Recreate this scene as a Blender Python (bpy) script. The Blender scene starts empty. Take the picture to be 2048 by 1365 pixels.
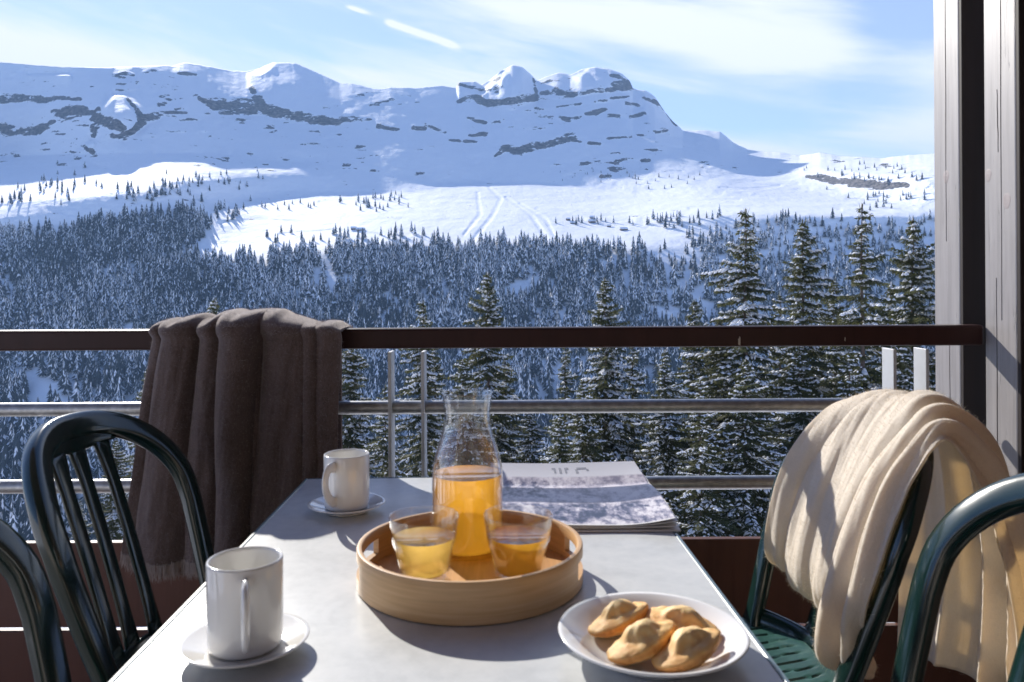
import bpy, bmesh, math, random
import numpy as np
from mathutils import Vector, Matrix, Euler
R = math.radians
scene = bpy.context.scene
C = scene.collection

# ------------------------------------------------------------------ camera, sky, sun, exposure
F, CX, HY, ROLL = 1550.0, 1024.0, 575.0, 0.006      # focal length and horizon of the 2048 px photograph
EYE = 1.135
cam_d = bpy.data.cameras.new('camera'); cam = bpy.data.objects.new('camera', cam_d); C.objects.link(cam)
cam_d.sensor_width = 36.0; cam_d.lens = 36.0 * F / 2048.0
cam_d.shift_y = -(682.5 - HY) / 2048.0
cam_d.clip_start = 0.05; cam_d.clip_end = 30000
cam.matrix_world = Matrix.Translation((0, 0, EYE)) @ Matrix.Rotation(R(90), 4, 'X') @ Matrix.Rotation(-ROLL, 4, 'Z')
cam_d.dof.use_dof = True; cam_d.dof.focus_distance = 6.0; cam_d.dof.aperture_fstop = 10.0
scene.camera = cam

SUN_EL, SUN_AZ = 28.2, -28.8                         # degrees; azimuth from +Y towards +X
world = bpy.data.worlds.new('World'); scene.world = world; world.use_nodes = True
wn = world.node_tree; wn.nodes.clear()
def WN(t, **kw):
    n = wn.nodes.new(t)
    for k, v in kw.items(): setattr(n, k, v)
    return n
def wmath(op, a, b=None, c=None, clamp=False):
    n = WN('ShaderNodeMath', operation=op, use_clamp=clamp)
    for i, v in enumerate((a, b, c)):
        if v is None: continue
        if isinstance(v, (int, float)): n.inputs[i].default_value = v
        else: wn.links.new(v, n.inputs[i])
    return n.outputs[0]
sky = WN('ShaderNodeTexSky', sky_type='NISHITA', sun_disc=False)
sky.sun_elevation = R(SUN_EL); sky.sun_rotation = R(SUN_AZ); sky.altitude = 1800; sky.air_density = 0.75; sky.dust_density = 0.1; sky.ozone_density = 3.0
SKY_STRENGTH = 0.13; DEBUG = False
tc = WN('ShaderNodeTexCoord')
sx = WN('ShaderNodeSeparateXYZ'); wn.links.new(tc.outputs['Generated'], sx.inputs[0])
X, Y, Z = sx.outputs
zc = wmath('MAXIMUM', Z, 0.0)
h = wmath('SQRT', wmath('ADD', wmath('MULTIPLY', X, X), wmath('MULTIPLY', Y, Y)))
az = wmath('ARCTAN2', X, Y)
el = wmath('DIVIDE', zc, wmath('MAXIMUM', h, 0.001))
# thin cirrus: stretched noise in azimuth / elevation
def cirrus(sa, se, shear, scale, det, dist, seed):
    cmb = WN('ShaderNodeCombineXYZ')
    wn.links.new(wmath('MULTIPLY', wmath('ADD', az, wmath('MULTIPLY', el, shear)), sa), cmb.inputs[0])
    wn.links.new(wmath('MULTIPLY', wmath('SUBTRACT', el, wmath('MULTIPLY', az, -0.18)), se), cmb.inputs[1])
    cmb.inputs[2].default_value = seed
    n = WN('ShaderNodeTexNoise'); n.inputs['Scale'].default_value = scale; n.inputs['Detail'].default_value = det; n.inputs['Distortion'].default_value = dist
    n.inputs['Roughness'].default_value = 0.55
    wn.links.new(cmb.outputs[0], n.inputs['Vector'])
    return n.outputs['Fac']
def blob(px, py, wx, wy, tilt=0.0):
    """soft sky region centred on a direction (given as image position), gaussian"""
    a0 = math.atan((px - CX) / F); e0 = (HY - py) / F * math.cos(a0)
    da = wmath('SUBTRACT', az, a0); de = wmath('SUBTRACT', el, e0)
    de2 = wmath('SUBTRACT', de, wmath('MULTIPLY', da, tilt))
    q = wmath('ADD', wmath('POWER', wmath('ABSOLUTE', wmath('DIVIDE', da, wx / F)), 2), wmath('POWER', wmath('ABSOLUTE', wmath('DIVIDE', de2, wy / F)), 2))
    return wmath('POWER', 2.718, wmath('MULTIPLY', q, -1.0))
n1 = cirrus(2.2, 9.0, 0.9, 1.4, 7, 0.5, 3.1)
n2 = cirrus(5.0, 26.0, 0.5, 1.6, 8, 0.7, 9.7)
base = wmath('ADD', wmath('MULTIPLY', wmath('SUBTRACT', n1, 0.5), 1.1), wmath('MULTIPLY', wmath('SUBTRACT', n2, 0.5), 0.65))
cov = wmath('ADD', wmath('MULTIPLY', base, 1.1), 0.66)
low = wmath('MULTIPLY', wmath('SUBTRACT', 0.32, el), 0.9)
cov = wmath('ADD', cov, low)
for (px, py, wx, wy, t, amp) in [(640, 50, 400, 80, -0.05, -0.38), (1480, 235, 260, 40, -0.22, -0.80), (1230, 115, 190, 38, -0.15, -0.60), (1830, 30, 130, 110, 0.3, -0.7), (1740, 190, 150, 45, -0.1, -0.35),
                                 (1520, 90, 420, 42, -0.25, 0.75), (1100, 60, 260, 60, -0.1, 0.35), (1650, 290, 300, 40, 0, 0.25), (150, 40, 200, 60, 0, 0.12), (100, 100, 500, 35, 0, 0.3)]:
    cov = wmath('ADD', cov, wmath('MULTIPLY', blob(px, py, wx, wy, t), amp))
# vapour trail streak
def streak(p0, p1, w, amp, seed):
    (x0, y0), (x1, y1) = p0, p1
    A0 = math.atan((x0 - CX) / F); A1 = math.atan((x1 - CX) / F)
    E0 = (HY - y0) / F * math.cos(A0); E1 = (HY - y1) / F * math.cos(A1)
    L = math.hypot(A1 - A0, E1 - E0); ux, uy = (A1 - A0) / L, (E1 - E0) / L
    a = wmath('SUBTRACT', az, A0); e = wmath('SUBTRACT', el, E0)
    al = wmath('ADD', wmath('MULTIPLY', a, ux), wmath('MULTIPLY', e, uy))
    ac = wmath('SUBTRACT', wmath('MULTIPLY', e, ux), wmath('MULTIPLY', a, uy))
    ac = wmath('ADD', ac, wmath('MULTIPLY', wmath('SUBTRACT', n2, 0.5), 0.012))
    g = wmath('POWER', 2.718, wmath('MULTIPLY', wmath('POWER', wmath('ABSOLUTE', wmath('DIVIDE', ac, w / F)), 2), -1))
    m = WN('ShaderNodeMapRange', interpolation_type='SMOOTHSTEP'); wn.links.new(al, m.inputs[0]); m.inputs[1].default_value = -0.004; m.inputs[2].default_value = 0.012
    m2 = WN('ShaderNodeMapRange', interpolation_type='SMOOTHSTEP'); wn.links.new(al, m2.inputs[0]); m2.inputs[1].default_value = L + 0.004; m2.inputs[2].default_value = L - 0.02
    return wmath('MULTIPLY', wmath('MULTIPLY', g, amp), wmath('MULTIPLY', m.outputs[0], m2.outputs[0]))
trail = wmath('ADD', streak((772, 40), (925, 98), 6.5, 1.1, 1), streak((694, 11), (748, 26), 4.5, 0.9, 2))
cov = wmath('ADD', cov, trail, clamp=True)
sm = WN('ShaderNodeMapRange', interpolation_type='SMOOTHSTEP'); wn.links.new(cov, sm.inputs[0]); sm.inputs[1].default_value = 0.25; sm.inputs[2].default_value = 1.0
sm.inputs[3].default_value = 0.20; sm.inputs[4].default_value = 1.0
above = WN('ShaderNodeMapRange'); wn.links.new(Z, above.inputs[0]); above.inputs[1].default_value = -0.02; above.inputs[2].default_value = 0.0
front = WN('ShaderNodeMapRange', interpolation_type='SMOOTHSTEP'); wn.links.new(wmath('ABSOLUTE', az), front.inputs[0]); front.inputs[1].default_value = 1.5; front.inputs[2].default_value = 0.75
high = WN('ShaderNodeMapRange', interpolation_type='SMOOTHSTEP'); wn.links.new(el, high.inputs[0]); high.inputs[1].default_value = 1.1; high.inputs[2].default_value = 0.45
cfac = wmath('MULTIPLY', wmath('MULTIPLY', sm.outputs[0], above.outputs[0]), wmath('MULTIPLY', front.outputs[0], high.outputs[0]))
tint = WN('ShaderNodeMix', data_type='RGBA', blend_type='MULTIPLY'); tint.inputs[0].default_value = 1.0; tint.inputs[7].default_value = (1.0, 0.90, 0.97, 1)
wn.links.new(sky.outputs[0], tint.inputs[6])
bg = WN('ShaderNodeBackground'); wn.links.new(tint.outputs[2], bg.inputs[0]); bg.inputs[1].default_value = SKY_STRENGTH
bgc = WN('ShaderNodeBackground'); bgc.inputs[0].default_value = (0.90, 0.94, 1.0, 1); bgc.inputs[1].default_value = 0.58
mx = WN('ShaderNodeMixShader'); wn.links.new(cfac, mx.inputs[0]); wn.links.new(bg.outputs[0], mx.inputs[1]); wn.links.new(bgc.outputs[0], mx.inputs[2])
wo = WN('ShaderNodeOutputWorld'); wn.links.new(mx.outputs[0], wo.inputs[0])

sun_d = bpy.data.lights.new('sun', 'SUN'); sun_d.energy = 3.9; sun_d.angle = R(0.5); sun_d.color = (1.0, 0.95, 0.87)
sun = bpy.data.objects.new('sun', sun_d); C.objects.link(sun)
SUNV = Vector((math.sin(R(SUN_AZ)) * math.cos(R(SUN_EL)), math.cos(R(SUN_AZ)) * math.cos(R(SUN_EL)), math.sin(R(SUN_EL))))
sun.rotation_euler = SUNV.to_track_quat('Z', 'Y').to_euler(); sun.location = SUNV * 60

scene.view_settings.view_transform = 'Standard'; scene.view_settings.look = 'None'
scene.view_settings.gamma = 1.0; scene.view_settings.exposure = 1.12; scene.view_settings.use_curve_mapping = False
scene.cycles.max_bounces = 10; scene.cycles.transparent_max_bounces = 24; scene.cycles.diffuse_bounces = 4
scene.cycles.transmission_bounces = 10
scene.cycles.caustics_reflective = False; scene.cycles.sample_clamp_indirect = 6.0
scene.cycles.use_denoising = True

# ------------------------------------------------------------------ helpers
def P(px, py, d):
    """the point at depth d (metres along +Y) that stands at a position of the 2048 x 1365 photograph"""
    x, y = (px - CX) / F, -(py - HY) / F
    c, s = math.cos(-ROLL), math.sin(-ROLL)
    return Vector(((x * c - y * s) * d, d, EYE + (x * s + y * c) * d))
def Pn(px, py, d):
    x, y = (px - CX) / F, -(py - HY) / F
    c, s = math.cos(-ROLL), math.sin(-ROLL)
    return (x * c - y * s) * d, d * np.ones_like(px), EYE + (x * s + y * c) * d

def tag(o, label=None, cat=None, group=None, kind=None):
    if label: o['label'] = label
    if cat: o['category'] = cat
    if group: o['group'] = group
    if kind: o['kind'] = kind
    return o
def thing(name, label, cat, loc=(0, 0, 0), rotz=0.0, group=None):
    o = bpy.data.objects.new(name, None); C.objects.link(o); o.empty_display_size = 0.1
    o.location = loc; o.rotation_euler = (0, 0, rotz)
    return tag(o, label, cat, group)
def link(name, me, mats, parent=None, smooth=False):
    if not isinstance(mats, (list, tuple)): mats = [mats]
    for m in mats: me.materials.append(m)
    if smooth: me.shade_smooth()
    o = bpy.data.objects.new(name, me); C.objects.link(o)
    if parent is not None: o.parent = parent
    return o
def from_np(name, v, f, mats, parent=None, smooth=False, midx=None):
    """v (n,3) array; f (m,k) array of equal-sized faces"""
    v = np.asarray(v, dtype=np.float32); f = np.asarray(f, dtype=np.int32)
    me = bpy.data.meshes.new(name)
    me.vertices.add(len(v)); me.vertices.foreach_set('co', v.ravel())
    m, k = f.shape
    me.loops.add(m * k); me.loops.foreach_set('vertex_index', f.ravel())
    me.polygons.add(m); me.polygons.foreach_set('loop_start', np.arange(0, m * k, k, dtype=np.int32))
    if midx is not None: me.polygons.foreach_set('material_index', np.asarray(midx, dtype=np.int32))
    me.update(calc_edges=True); me.validate()
    return link(name, me, mats, parent, smooth)
class MB:
    """collects shapes; build() links them as one mesh object"""
    def __init__(self): self.bm = bmesh.new()
    def box(self, cx, cy, cz, sx, sy, sz, bev=0.0, rot=None):
        r = bmesh.ops.create_cube(self.bm, size=1.0)
        vs = r['verts']
        bmesh.ops.scale(self.bm, vec=(sx, sy, sz), verts=vs)
        if bev > 0:
            es = list({e for v in vs for e in v.link_edges})
            rr = bmesh.ops.bevel(self.bm, geom=es, offset=bev, segments=2, affect='EDGES', profile=0.5)
            vs = list({v for f in rr['faces'] for v in f.verts} | {v for v in vs if v.is_valid})
        if rot is not None: bmesh.ops.rotate(self.bm, cent=(0, 0, 0), matrix=rot, verts=vs)
        bmesh.ops.translate(self.bm, vec=(cx, cy, cz), verts=vs)
        return self
    def lathe(self, prof, cx=0, cy=0, cz=0, n=64, closed=False):
        rings = []
        for (r, z) in prof:
            if r < 1e-6: rings.append([self.bm.verts.new((cx, cy, cz + z))])
            else: rings.append([self.bm.verts.new((cx + r * math.cos(2 * math.pi * k / n), cy + r * math.sin(2 * math.pi * k / n), cz + z)) for k in range(n)])
        prs = list(zip(rings[:-1], rings[1:]))
        if closed: prs.append((rings[-1], rings[0]))
        for a, b in prs:
            for k in range(n):
                k2 = (k + 1) % n
                if len(a) == 1 and len(b) == 1: continue
                if len(a) == 1: self.bm.faces.new((a[0], b[k2], b[k]))
                elif len(b) == 1: self.bm.faces.new((a[k], a[k2], b[0]))
                else: self.bm.faces.new((a[k], a[k2], b[k2], b[k]))
        return self
    def sweep(self, pts, radii, n=12, up=(0, 0, 1), cap=True, sq=2.0):
        """tube along pts; radii = list of (rx, ry) where ry is along the frame's second axis; sq = superellipse power"""
        pts = [Vector(p) for p in pts]; rings = []
        upv = Vector(up)
        for i, p in enumerate(pts):
            t = (pts[min(i + 1, len(pts) - 1)] - pts[max(i - 1, 0)]).normalized()
            a = upv.cross(t)
            if a.length < 1e-5: a = Vector((1, 0, 0)).cross(t)
            a.normalize(); b = t.cross(a).normalized()
            rx, ry = radii[i] if isinstance(radii, list) else radii
            ring = []
            for k in range(n):
                th = 2 * math.pi * k / n
                c, s = math.cos(th), math.sin(th)
                c = math.copysign(abs(c) ** (2 / sq), c); s = math.copysign(abs(s) ** (2 / sq), s)
                ring.append(self.bm.verts.new(p + a * (rx * c) + b * (ry * s)))
            rings.append(ring)
        for a, b in zip(rings[:-1], rings[1:]):
            for k in range(n): self.bm.faces.new((a[k], a[(k + 1) % n], b[(k + 1) % n], b[k]))
        if cap:
            self.bm.faces.new(rings[0][::-1]); self.bm.faces.new(rings[-1])
        return self
    def grid(self, rows, close_u=False):
        """rows: list of lists of points"""
        vv = [[self.bm.verts.new(p) for p in r] for r in rows]
        for a, b in zip(vv[:-1], vv[1:]):
            m = len(a)
            for k in range(m if close_u else m - 1):
                self.bm.faces.new((a[k], a[(k + 1) % m], b[(k + 1) % m], b[k]))
        return vv
    def build(self, name, mats, parent=None, smooth=True, angle=None):
        bmesh.ops.recalc_face_normals(self.bm, faces=self.bm.faces[:])
        me = bpy.data.meshes.new(name); self.bm.to_mesh(me); self.bm.free()
        o = link(name, me, mats, parent, smooth)
        if smooth and angle is not None: me.set_sharp_from_angle(angle=R(angle))
        return o
def copy_thing(root, label=None):
    r = root.copy(); C.objects.link(r)
    if label: r['label'] = label
    for ch in list(root.children):
        c = ch.copy(); C.objects.link(c); c.parent = r
        for g in list(ch.children):
            d = g.copy(); C.objects.link(d); d.parent = c
    return r
def catmull(pts, n):
    """n points along a Catmull-Rom spline through pts"""
    pts = [np.array(p, float) for p in pts]; m = len(pts); out = []
    for i in range(n):
        t = i / (n - 1) * (m - 1); k = min(int(t), m - 2); f = t - k
        p0 = pts[k - 1] if k > 0 else 2 * pts[0] - pts[1]; p1 = pts[k]; p2 = pts[k + 1]
        p3 = pts[k + 2] if k + 2 < m else 2 * pts[-1] - pts[-2]
        out.append(0.5 * (2 * p1 + (p2 - p0) * f + (2 * p0 - 5 * p1 + 4 * p2 - p3) * f * f + (3 * p1 - p0 - 3 * p2 + p3) * f ** 3))
    return out
def _hash(ix, iy, seed):
    h = (ix.astype(np.int64) * 374761393 + iy.astype(np.int64) * 668265263 + seed * 1442695041) & 0xffffffff
    h = ((h ^ (h >> 13)) * 1274126177) & 0xffffffff
    return ((h ^ (h >> 16)) & 0xffff) / 65535.0
def vnoise(x, y, seed):
    x0 = np.floor(x); y0 = np.floor(y); fx = x - x0; fy = y - y0
    fx = fx * fx * fx * (fx * (fx * 6 - 15) + 10); fy = fy * fy * fy * (fy * (fy * 6 - 15) + 10)
    a = _hash(x0, y0, seed); b = _hash(x0 + 1, y0, seed); c = _hash(x0, y0 + 1, seed); d = _hash(x0 + 1, y0 + 1, seed)
    return (a * (1 - fx) + b * fx) * (1 - fy) + (c * (1 - fx) + d * fx) * fy
def fbm(x, y, seed, oct=4, gain=0.5):
    s = 0; a = 1.0; t = 0
    for o in range(oct):
        s = s + a * (vnoise(x * 2 ** o + 13.7 * o, y * 2 ** o + 7.3 * o, seed + o) - 0.5); t += a; a *= gain
    return s / t * 2
# ------------------------------------------------------------------ materials
class NT:
    def __init__(self, name):
        self.m = bpy.data.materials.new(name); self.m.use_nodes = True; self.t = self.m.node_tree
        self.b = self.t.nodes['Principled BSDF']; self.out = self.t.nodes['Material Output']
    def n(self, typ, **kw):
        x = self.t.nodes.new(typ)
        for k, v in kw.items():
            if k in x.inputs: x.inputs[k].default_value = v
            else: setattr(x, k, v)
        return x
    def l(self, a, b): self.t.links.new(a, b)
    def math(self, op, a, b=None, clamp=False):
        x = self.n('ShaderNodeMath', operation=op, use_clamp=clamp)
        for i, v in enumerate((a, b)):
            if v is None: continue
            if isinstance(v, (int, float)): x.inputs[i].default_value = v
            else: self.l(v, x.inputs[i])
        return x.outputs[0]
    def noise(self, scale, detail=4, rough=0.55, vec=None, stretch=None, dist=0.0, obj=True):
        x = self.n('ShaderNodeTexNoise'); x.inputs['Scale'].default_value = scale; x.inputs['Detail'].default_value = detail
        x.inputs['Roughness'].default_value = rough; x.inputs['Distortion'].default_value = dist
        tcn = self.n('ShaderNodeTexCoord')
        mp = self.n('ShaderNodeMapping')
        self.l(tcn.outputs['Object'] if vec is None else vec, mp.inputs[0])
        if stretch: mp.inputs['Scale'].default_value = stretch
        self.l(mp.outputs[0], x.inputs['Vector'])
        return x.outputs['Fac']
    def ramp(self, fac, stops):
        r = self.n('ShaderNodeValToRGB'); els = r.color_ramp.elements
        while len(els) < len(stops): els.new(0.5)
        for e, (p, c) in zip(els, stops): e.position = p; e.color = (*c, 1) if len(c) == 3 else c
        self.l(fac, r.inputs[0]); return r.outputs[0]
    def mix(self, fac, a, b):
        x = self.n('ShaderNodeMix', data_type='RGBA')
        if isinstance(fac, (int, float)): x.inputs[0].default_value = fac
        else: self.l(fac, x.inputs[0])
        for i, v in ((6, a), (7, b)):
            if isinstance(v, tuple): x.inputs[i].default_value = (*v, 1)
            else: self.l(v, x.inputs[i])
        return x.outputs[2]
    def bump(self, fac, strength, dist=0.01):
        b = self.n('ShaderNodeBump'); b.inputs['Strength'].default_value = strength; b.inputs['Distance'].default_value = dist
        self.l(fac, b.inputs['Height']); self.l(b.outputs[0], self.b.inputs['Normal']); return b
    def col(self, c):
        if isinstance(c, tuple): self.b.inputs['Base Color'].default_value = (*c, 1)
        else: self.l(c, self.b.inputs['Base Color'])
    def set(self, **kw):
        for k, v in kw.items(): self.b.inputs[k.replace('_', ' ')].default_value = v
        return self
def plain(name, c, rough=0.5, var=0.15, scale=20.0, bump=0.0, bscale=200.0, bdist=0.002, **kw):
    t = NT(name); f = t.noise(scale)
    t.col(t.mix(f, tuple(max(0, x * (1 - var)) for x in c), tuple(min(1, x * (1 + var)) for x in c)))
    t.set(Roughness=rough, **kw)
    if bump: t.bump(t.noise(bscale, 3), bump, bdist)
    return t.m
# ------------------------------------------------------------------ terrain: one sheet from the house down to the valley and up to the ridge
def interp(px, pts): return np.interp(px, [p[0] for p in pts], [p[1] for p in pts])
RIDGE = [(-1200,210),(-600,160),(-200,132),(0,126),(60,131),(120,136),(200,136),(270,134),(345,133),(367,127),(395,130),(420,134),(460,142),(492,144),(520,138),(545,126),(590,127),(630,145),(680,168),(705,168),(745,179),(762,180),(780,176),(830,178),(885,173),(912,176),(918,165),(950,164),(962,172),(978,162),(1000,143),(1025,131),(1045,136),(1062,150),(1074,163),(1085,158),(1115,147),(1140,151),(1165,140),(1190,136),(1215,138),(1245,149),(1260,163),(1266,178),(1290,182),(1310,195),(1330,225),(1345,243),(1365,262),(1380,263),(1392,262),(1440,264),(1465,285),(1495,300),(1530,305),(1560,307),(1600,312),(1640,306),(1680,313),(1760,318),(1800,312),(1870,308),(2100,300),(2600,285),(3300,330)]
FLAT = [  # gently sloping, sun-reached ground (image outline, steepness)
 ([(425,417),(500,402),(640,388),(760,383),(850,381),(890,369),(945,362),(1024,365),(1150,375),(1250,385),(1330,388),(1500,392),(1515,388),(1470,372),(1420,358),(1500,346),(1560,350),(1600,338),(1590,312),(1700,300),(2300,296),(2300,330),(1640,340),(1560,372),(1620,380),(1700,400),(1780,405),(1850,422),(1760,434),(1700,432),(1600,432),(1400,427),(1290,432),(1260,442),(1375,492),(1200,502),(1000,486),(900,490),(700,498),(560,505),(500,530),(400,500),(440,450),(400,425)], 0.25),
 ([(-900,320),(0,312),(70,310),(150,305),(172,322),(215,335),(238,362),(228,350),(300,345),(320,312),(320,365),(240,386),(100,402),(20,415),(0,440),(-900,430)], 0.27),
 ([(310,312),(330,307),(440,306),(480,315),(540,327),(600,322),(657,322),(640,333),(575,345),(480,353),(400,364),(300,368),(312,345)], 0.27),
 ([(50,145),(140,144),(142,152),(55,152)], 0.32),
 ([(492,147),(545,128),(552,130),(520,150)], 0.36),
 ([(955,190),(985,158),(1012,140),(1018,146),(990,168),(965,192)], 0.40),
 ([(1145,152),(1170,140),(1178,144),(1160,152)], 0.40),
 ([(150,299),(190,272),(190,284),(160,302)], 0.36),
 ([(205,215),(222,186),(250,186),(255,192),(232,193),(212,214)], 0.42),
 ([(1690,330),(1880,340),(1880,352),(1720,348)], 0.3),
]
ROCK = [  # rock bands: image polyline with half-thickness
 [(0,199,8),(32,195,8),(60,197,6),(95,200,7),(125,196,4),(160,199,3)], [(108,224,5),(120,228,8),(142,222,10),(169,222,8),(192,227,4)],
 [(-60,255,9),(0,258,11),(32,262,8)], [(40,262,8),(70,264,8),(90,252,7),(108,243,3)], [(196,220,5),(190,245,8),(187,272,4)],
 [(203,240,9),(228,248,10),(244,256,6)], [(255,198,2),(274,220,4),(284,245,6),(265,264,5),(246,274,7),(226,272,5)], [(168,293,3),(180,301,5),(190,310,4)],
 [(286,236,5),(308,234,7),(325,226,5)], [(320,209,5),(338,201,4)], [(330,226,3),(372,226,2)], [(235,150,2),(250,147,3),(268,151,2)], [(355,147,2),(372,148,3),(392,150,2)],
 [(398,196,3),(430,213,8),(455,209,9),(480,208,9),(512,206,8)], [(503,178,4),(514,196,7),(530,218,7)],
 [(440,226,3),(470,224,5),(530,218,9),(560,226,9),(600,235,9),(650,242,8),(672,244,7),(705,238,5),(742,240,2)], [(757,253,4),(795,260,3)], [(828,256,4),(850,257,3)], [(852,250,3),(890,266,3)],
 [(900,281,2),(925,283,3),(952,284,2)], [(940,271,3),(970,269,4)], [(936,236,2),(955,241,4),(970,246,3)],
 [(990,313,2),(1011,297,6),(1040,303,7),(1067,292,7),(1089,292,6),(1111,284,6),(1140,273,8),(1162,285,2)], [(1178,286,3),(1199,288,3)],
 [(956,200,6),(983,207,7),(1011,204,6),(1039,200,6),(1072,196,6)], [(1066,154,1.5),(1073,190,2.5)], [(915,204,3),(935,199,6),(957,194,5)], [(912,168,3),(945,176,2)],
 [(1083,187,3),(1111,181,6),(1131,190,5),(1164,187,4),(1192,182,4),(1220,180,4),(1262,175,6)], [(1222,151,3),(1247,155,4)], [(1226,168,4),(1262,168,8)],
 [(1114,214,1.5),(1161,208,2)], [(1190,204,2),(1213,202,2)], [(1222,197,2),(1257,194,2)], [(1254,207,3),(1277,211,3)], [(1288,196,3),(1316,207,5)],
 [(1121,236,4),(1140,240,4),(1160,234,3)], [(1172,228,3),(1190,225,5),(1211,219,3)], [(1218,231,3),(1237,231,3)], [(1262,234,3),(1288,228,4)], [(1312,265,2),(1334,261,2)], [(1216,277,2),(1263,274,2)],
 [(1283,321,3),(1297,321,3)], [(1204,353,4),(1218,353,3)], [(1216,337,2),(1232,342,3),(1250,339,2)],
 [(1615,354,4),(1640,356,6),(1664,361,7),(1714,367,8),(1764,370,8),(1812,371,5)], [(1325,215,2),(1345,240,3)], [(1340,236,2),(1352,250,3)],
]
def poly_sd(x, y, poly):
    """signed distance to a polygon, negative inside"""
    d = np.full(x.shape, 1e9); ins = np.zeros(x.shape, bool)
    n = len(poly)
    for i in range(n):
        ax, ay = poly[i]; bx, by = poly[(i + 1) % n]
        ex, ey = bx - ax, by - ay
        t = np.clip(((x - ax) * ex + (y - ay) * ey) / (ex * ex + ey * ey + 1e-9), 0, 1)
        d = np.minimum(d, np.hypot(x - ax - t * ex, y - ay - t * ey))
        if ay != by:
            c = ((ay > y) != (by > y)) & (x < (bx - ax) * (y - ay) / (by - ay) + ax)
            ins ^= c
    return np.where(ins, -d, d)
def band_mask(x, y, line):
    m = np.zeros(x.shape)
    for (ax, ay, aw), (bx, by, bw) in zip(line[:-1], line[1:]):
        ex, ey = bx - ax, by - ay
        sel = (x > min(ax, bx) - 25) & (x < max(ax, bx) + 25) & (y > min(ay, by) - 25) & (y < max(ay, by) + 25)
        if not sel.any(): continue
        xs, ys = x[sel], y[sel]
        t = np.clip(((xs - ax) * ex + (ys - ay) * ey) / (ex * ex + ey * ey + 1e-9), 0, 1)
        w = aw + (bw - aw) * t
        q = np.hypot((xs - ax - t * ex) * 0.8, ys - ay - t * ey) / w
        m[sel] = np.maximum(m[sel], np.clip(1.6 - q, 0, 1))
    return m
D_TOP, D_BOT, PY_BOT = 1080.0, 600.0, 1104.0
colsx = np.concatenate([np.linspace(-1100, -80, 26)[:-1], np.linspace(-80, 1960, 900), np.linspace(1960, 3100, 28)[1:]])
NR1, NR2 = 230, 70
ridge = interp(colsx, RIDGE) + 1.6 * fbm(colsx / 22, colsx * 0 + 3, 11, 4) - 0.8
tt = np.linspace(0, 1, NR1)
_k = np.exp(-0.5 * (np.arange(-210, 211) / 70) ** 2); _k /= _k.sum()
rsm = np.convolve(np.pad(ridge, 210, mode='edge'), _k, mode='valid')
PYg = np.vstack([np.linspace(PY_BOT, 505, NR2)[:-1, None] + 0 * colsx[None, :], 505 + (rsm[None, :] - 505) * tt[:, None] + (ridge - rsm)[None, :] * tt[:, None] ** 7])
PXg = np.broadcast_to(colsx[None, :], PYg.shape)
SL = np.full(PYg.shape, 0.55)
up = np.clip((500 - PYg) / 60, 0, 1)
SL = SL + up * 0.32
wob = 6 * fbm(PXg / 60, PYg / 24, 5, 4)
for poly, s in FLAT:
    sd = poly_sd(PXg, PYg, poly)
    big = len(poly) > 11
    k = np.clip(0.5 - (sd + (wob if big else wob * 0.3)) / (5.0 if big else 2.5), 0, 1)
    SL = SL * (1 - k) + s * k
SL = np.where((PXg > 1270) & (PYg < 440), np.minimum(SL, np.where(SL < 0.45, 0.195, SL)), SL)
LIT = SL < 0.45
nz = fbm(PXg / 70, PYg / 26, 21, 5)
SL = SL * (1 + np.where(LIT, 0.35, 0.22) * nz)
rmask = np.zeros(PYg.shape)
for line in ROCK: rmask = np.maximum(rmask, band_mask(PXg, PYg, line))
rmask = rmask * np.clip(1.0 + 0.9 * fbm(PXg / 13, PYg / 7, 31, 4), 0, 1.5)
face = np.clip((360 - PYg) / 20, 0, 1) * np.clip((PYg - ridge[None, :]) / 10, 0, 1)
spot = np.clip((fbm(PXg / 30, PYg / 6, 33, 5) - 0.27) / 0.2, 0, 1) * np.clip(fbm(PXg / 130, PYg / 40, 35, 3) * 2.5 + 0.5, 0, 1)
rmask = np.maximum(rmask, 0.75 * spot * face)
SL = SL + 1.6 * np.clip(rmask, 0, 1)
def integrate(SLf, Dref=None):
    Dm = np.zeros_like(SLf); Dm[0] = D_BOT
    for r in range(1, len(SLf)):
        dpy = PYg[r - 1] - PYg[r]
        zd = (HY - PYg[r]) / F
        rate = (Dm[r - 1] / F) / np.clip(SLf[r] - zd, 0.1, 9)
        step = rate * dpy
        if Dref is not None: step = step - (Dm[r - 1] - Dref[r - 1]) * np.clip(dpy / 45.0, 0, 0.5)
        Dm[r] = Dm[r - 1] + np.maximum(step, 0.12 * dpy)
    return Dm
def blur_x(A, w):
    k = np.exp(-0.5 * (np.arange(-3 * w, 3 * w + 1) / w) ** 2); k /= k.sum()
    Ap = np.pad(A, ((0, 0), (3 * w, 3 * w)), mode='edge')
    return np.apply_along_axis(lambda r: np.convolve(r, k, mode='valid'), 1, Ap)
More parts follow.
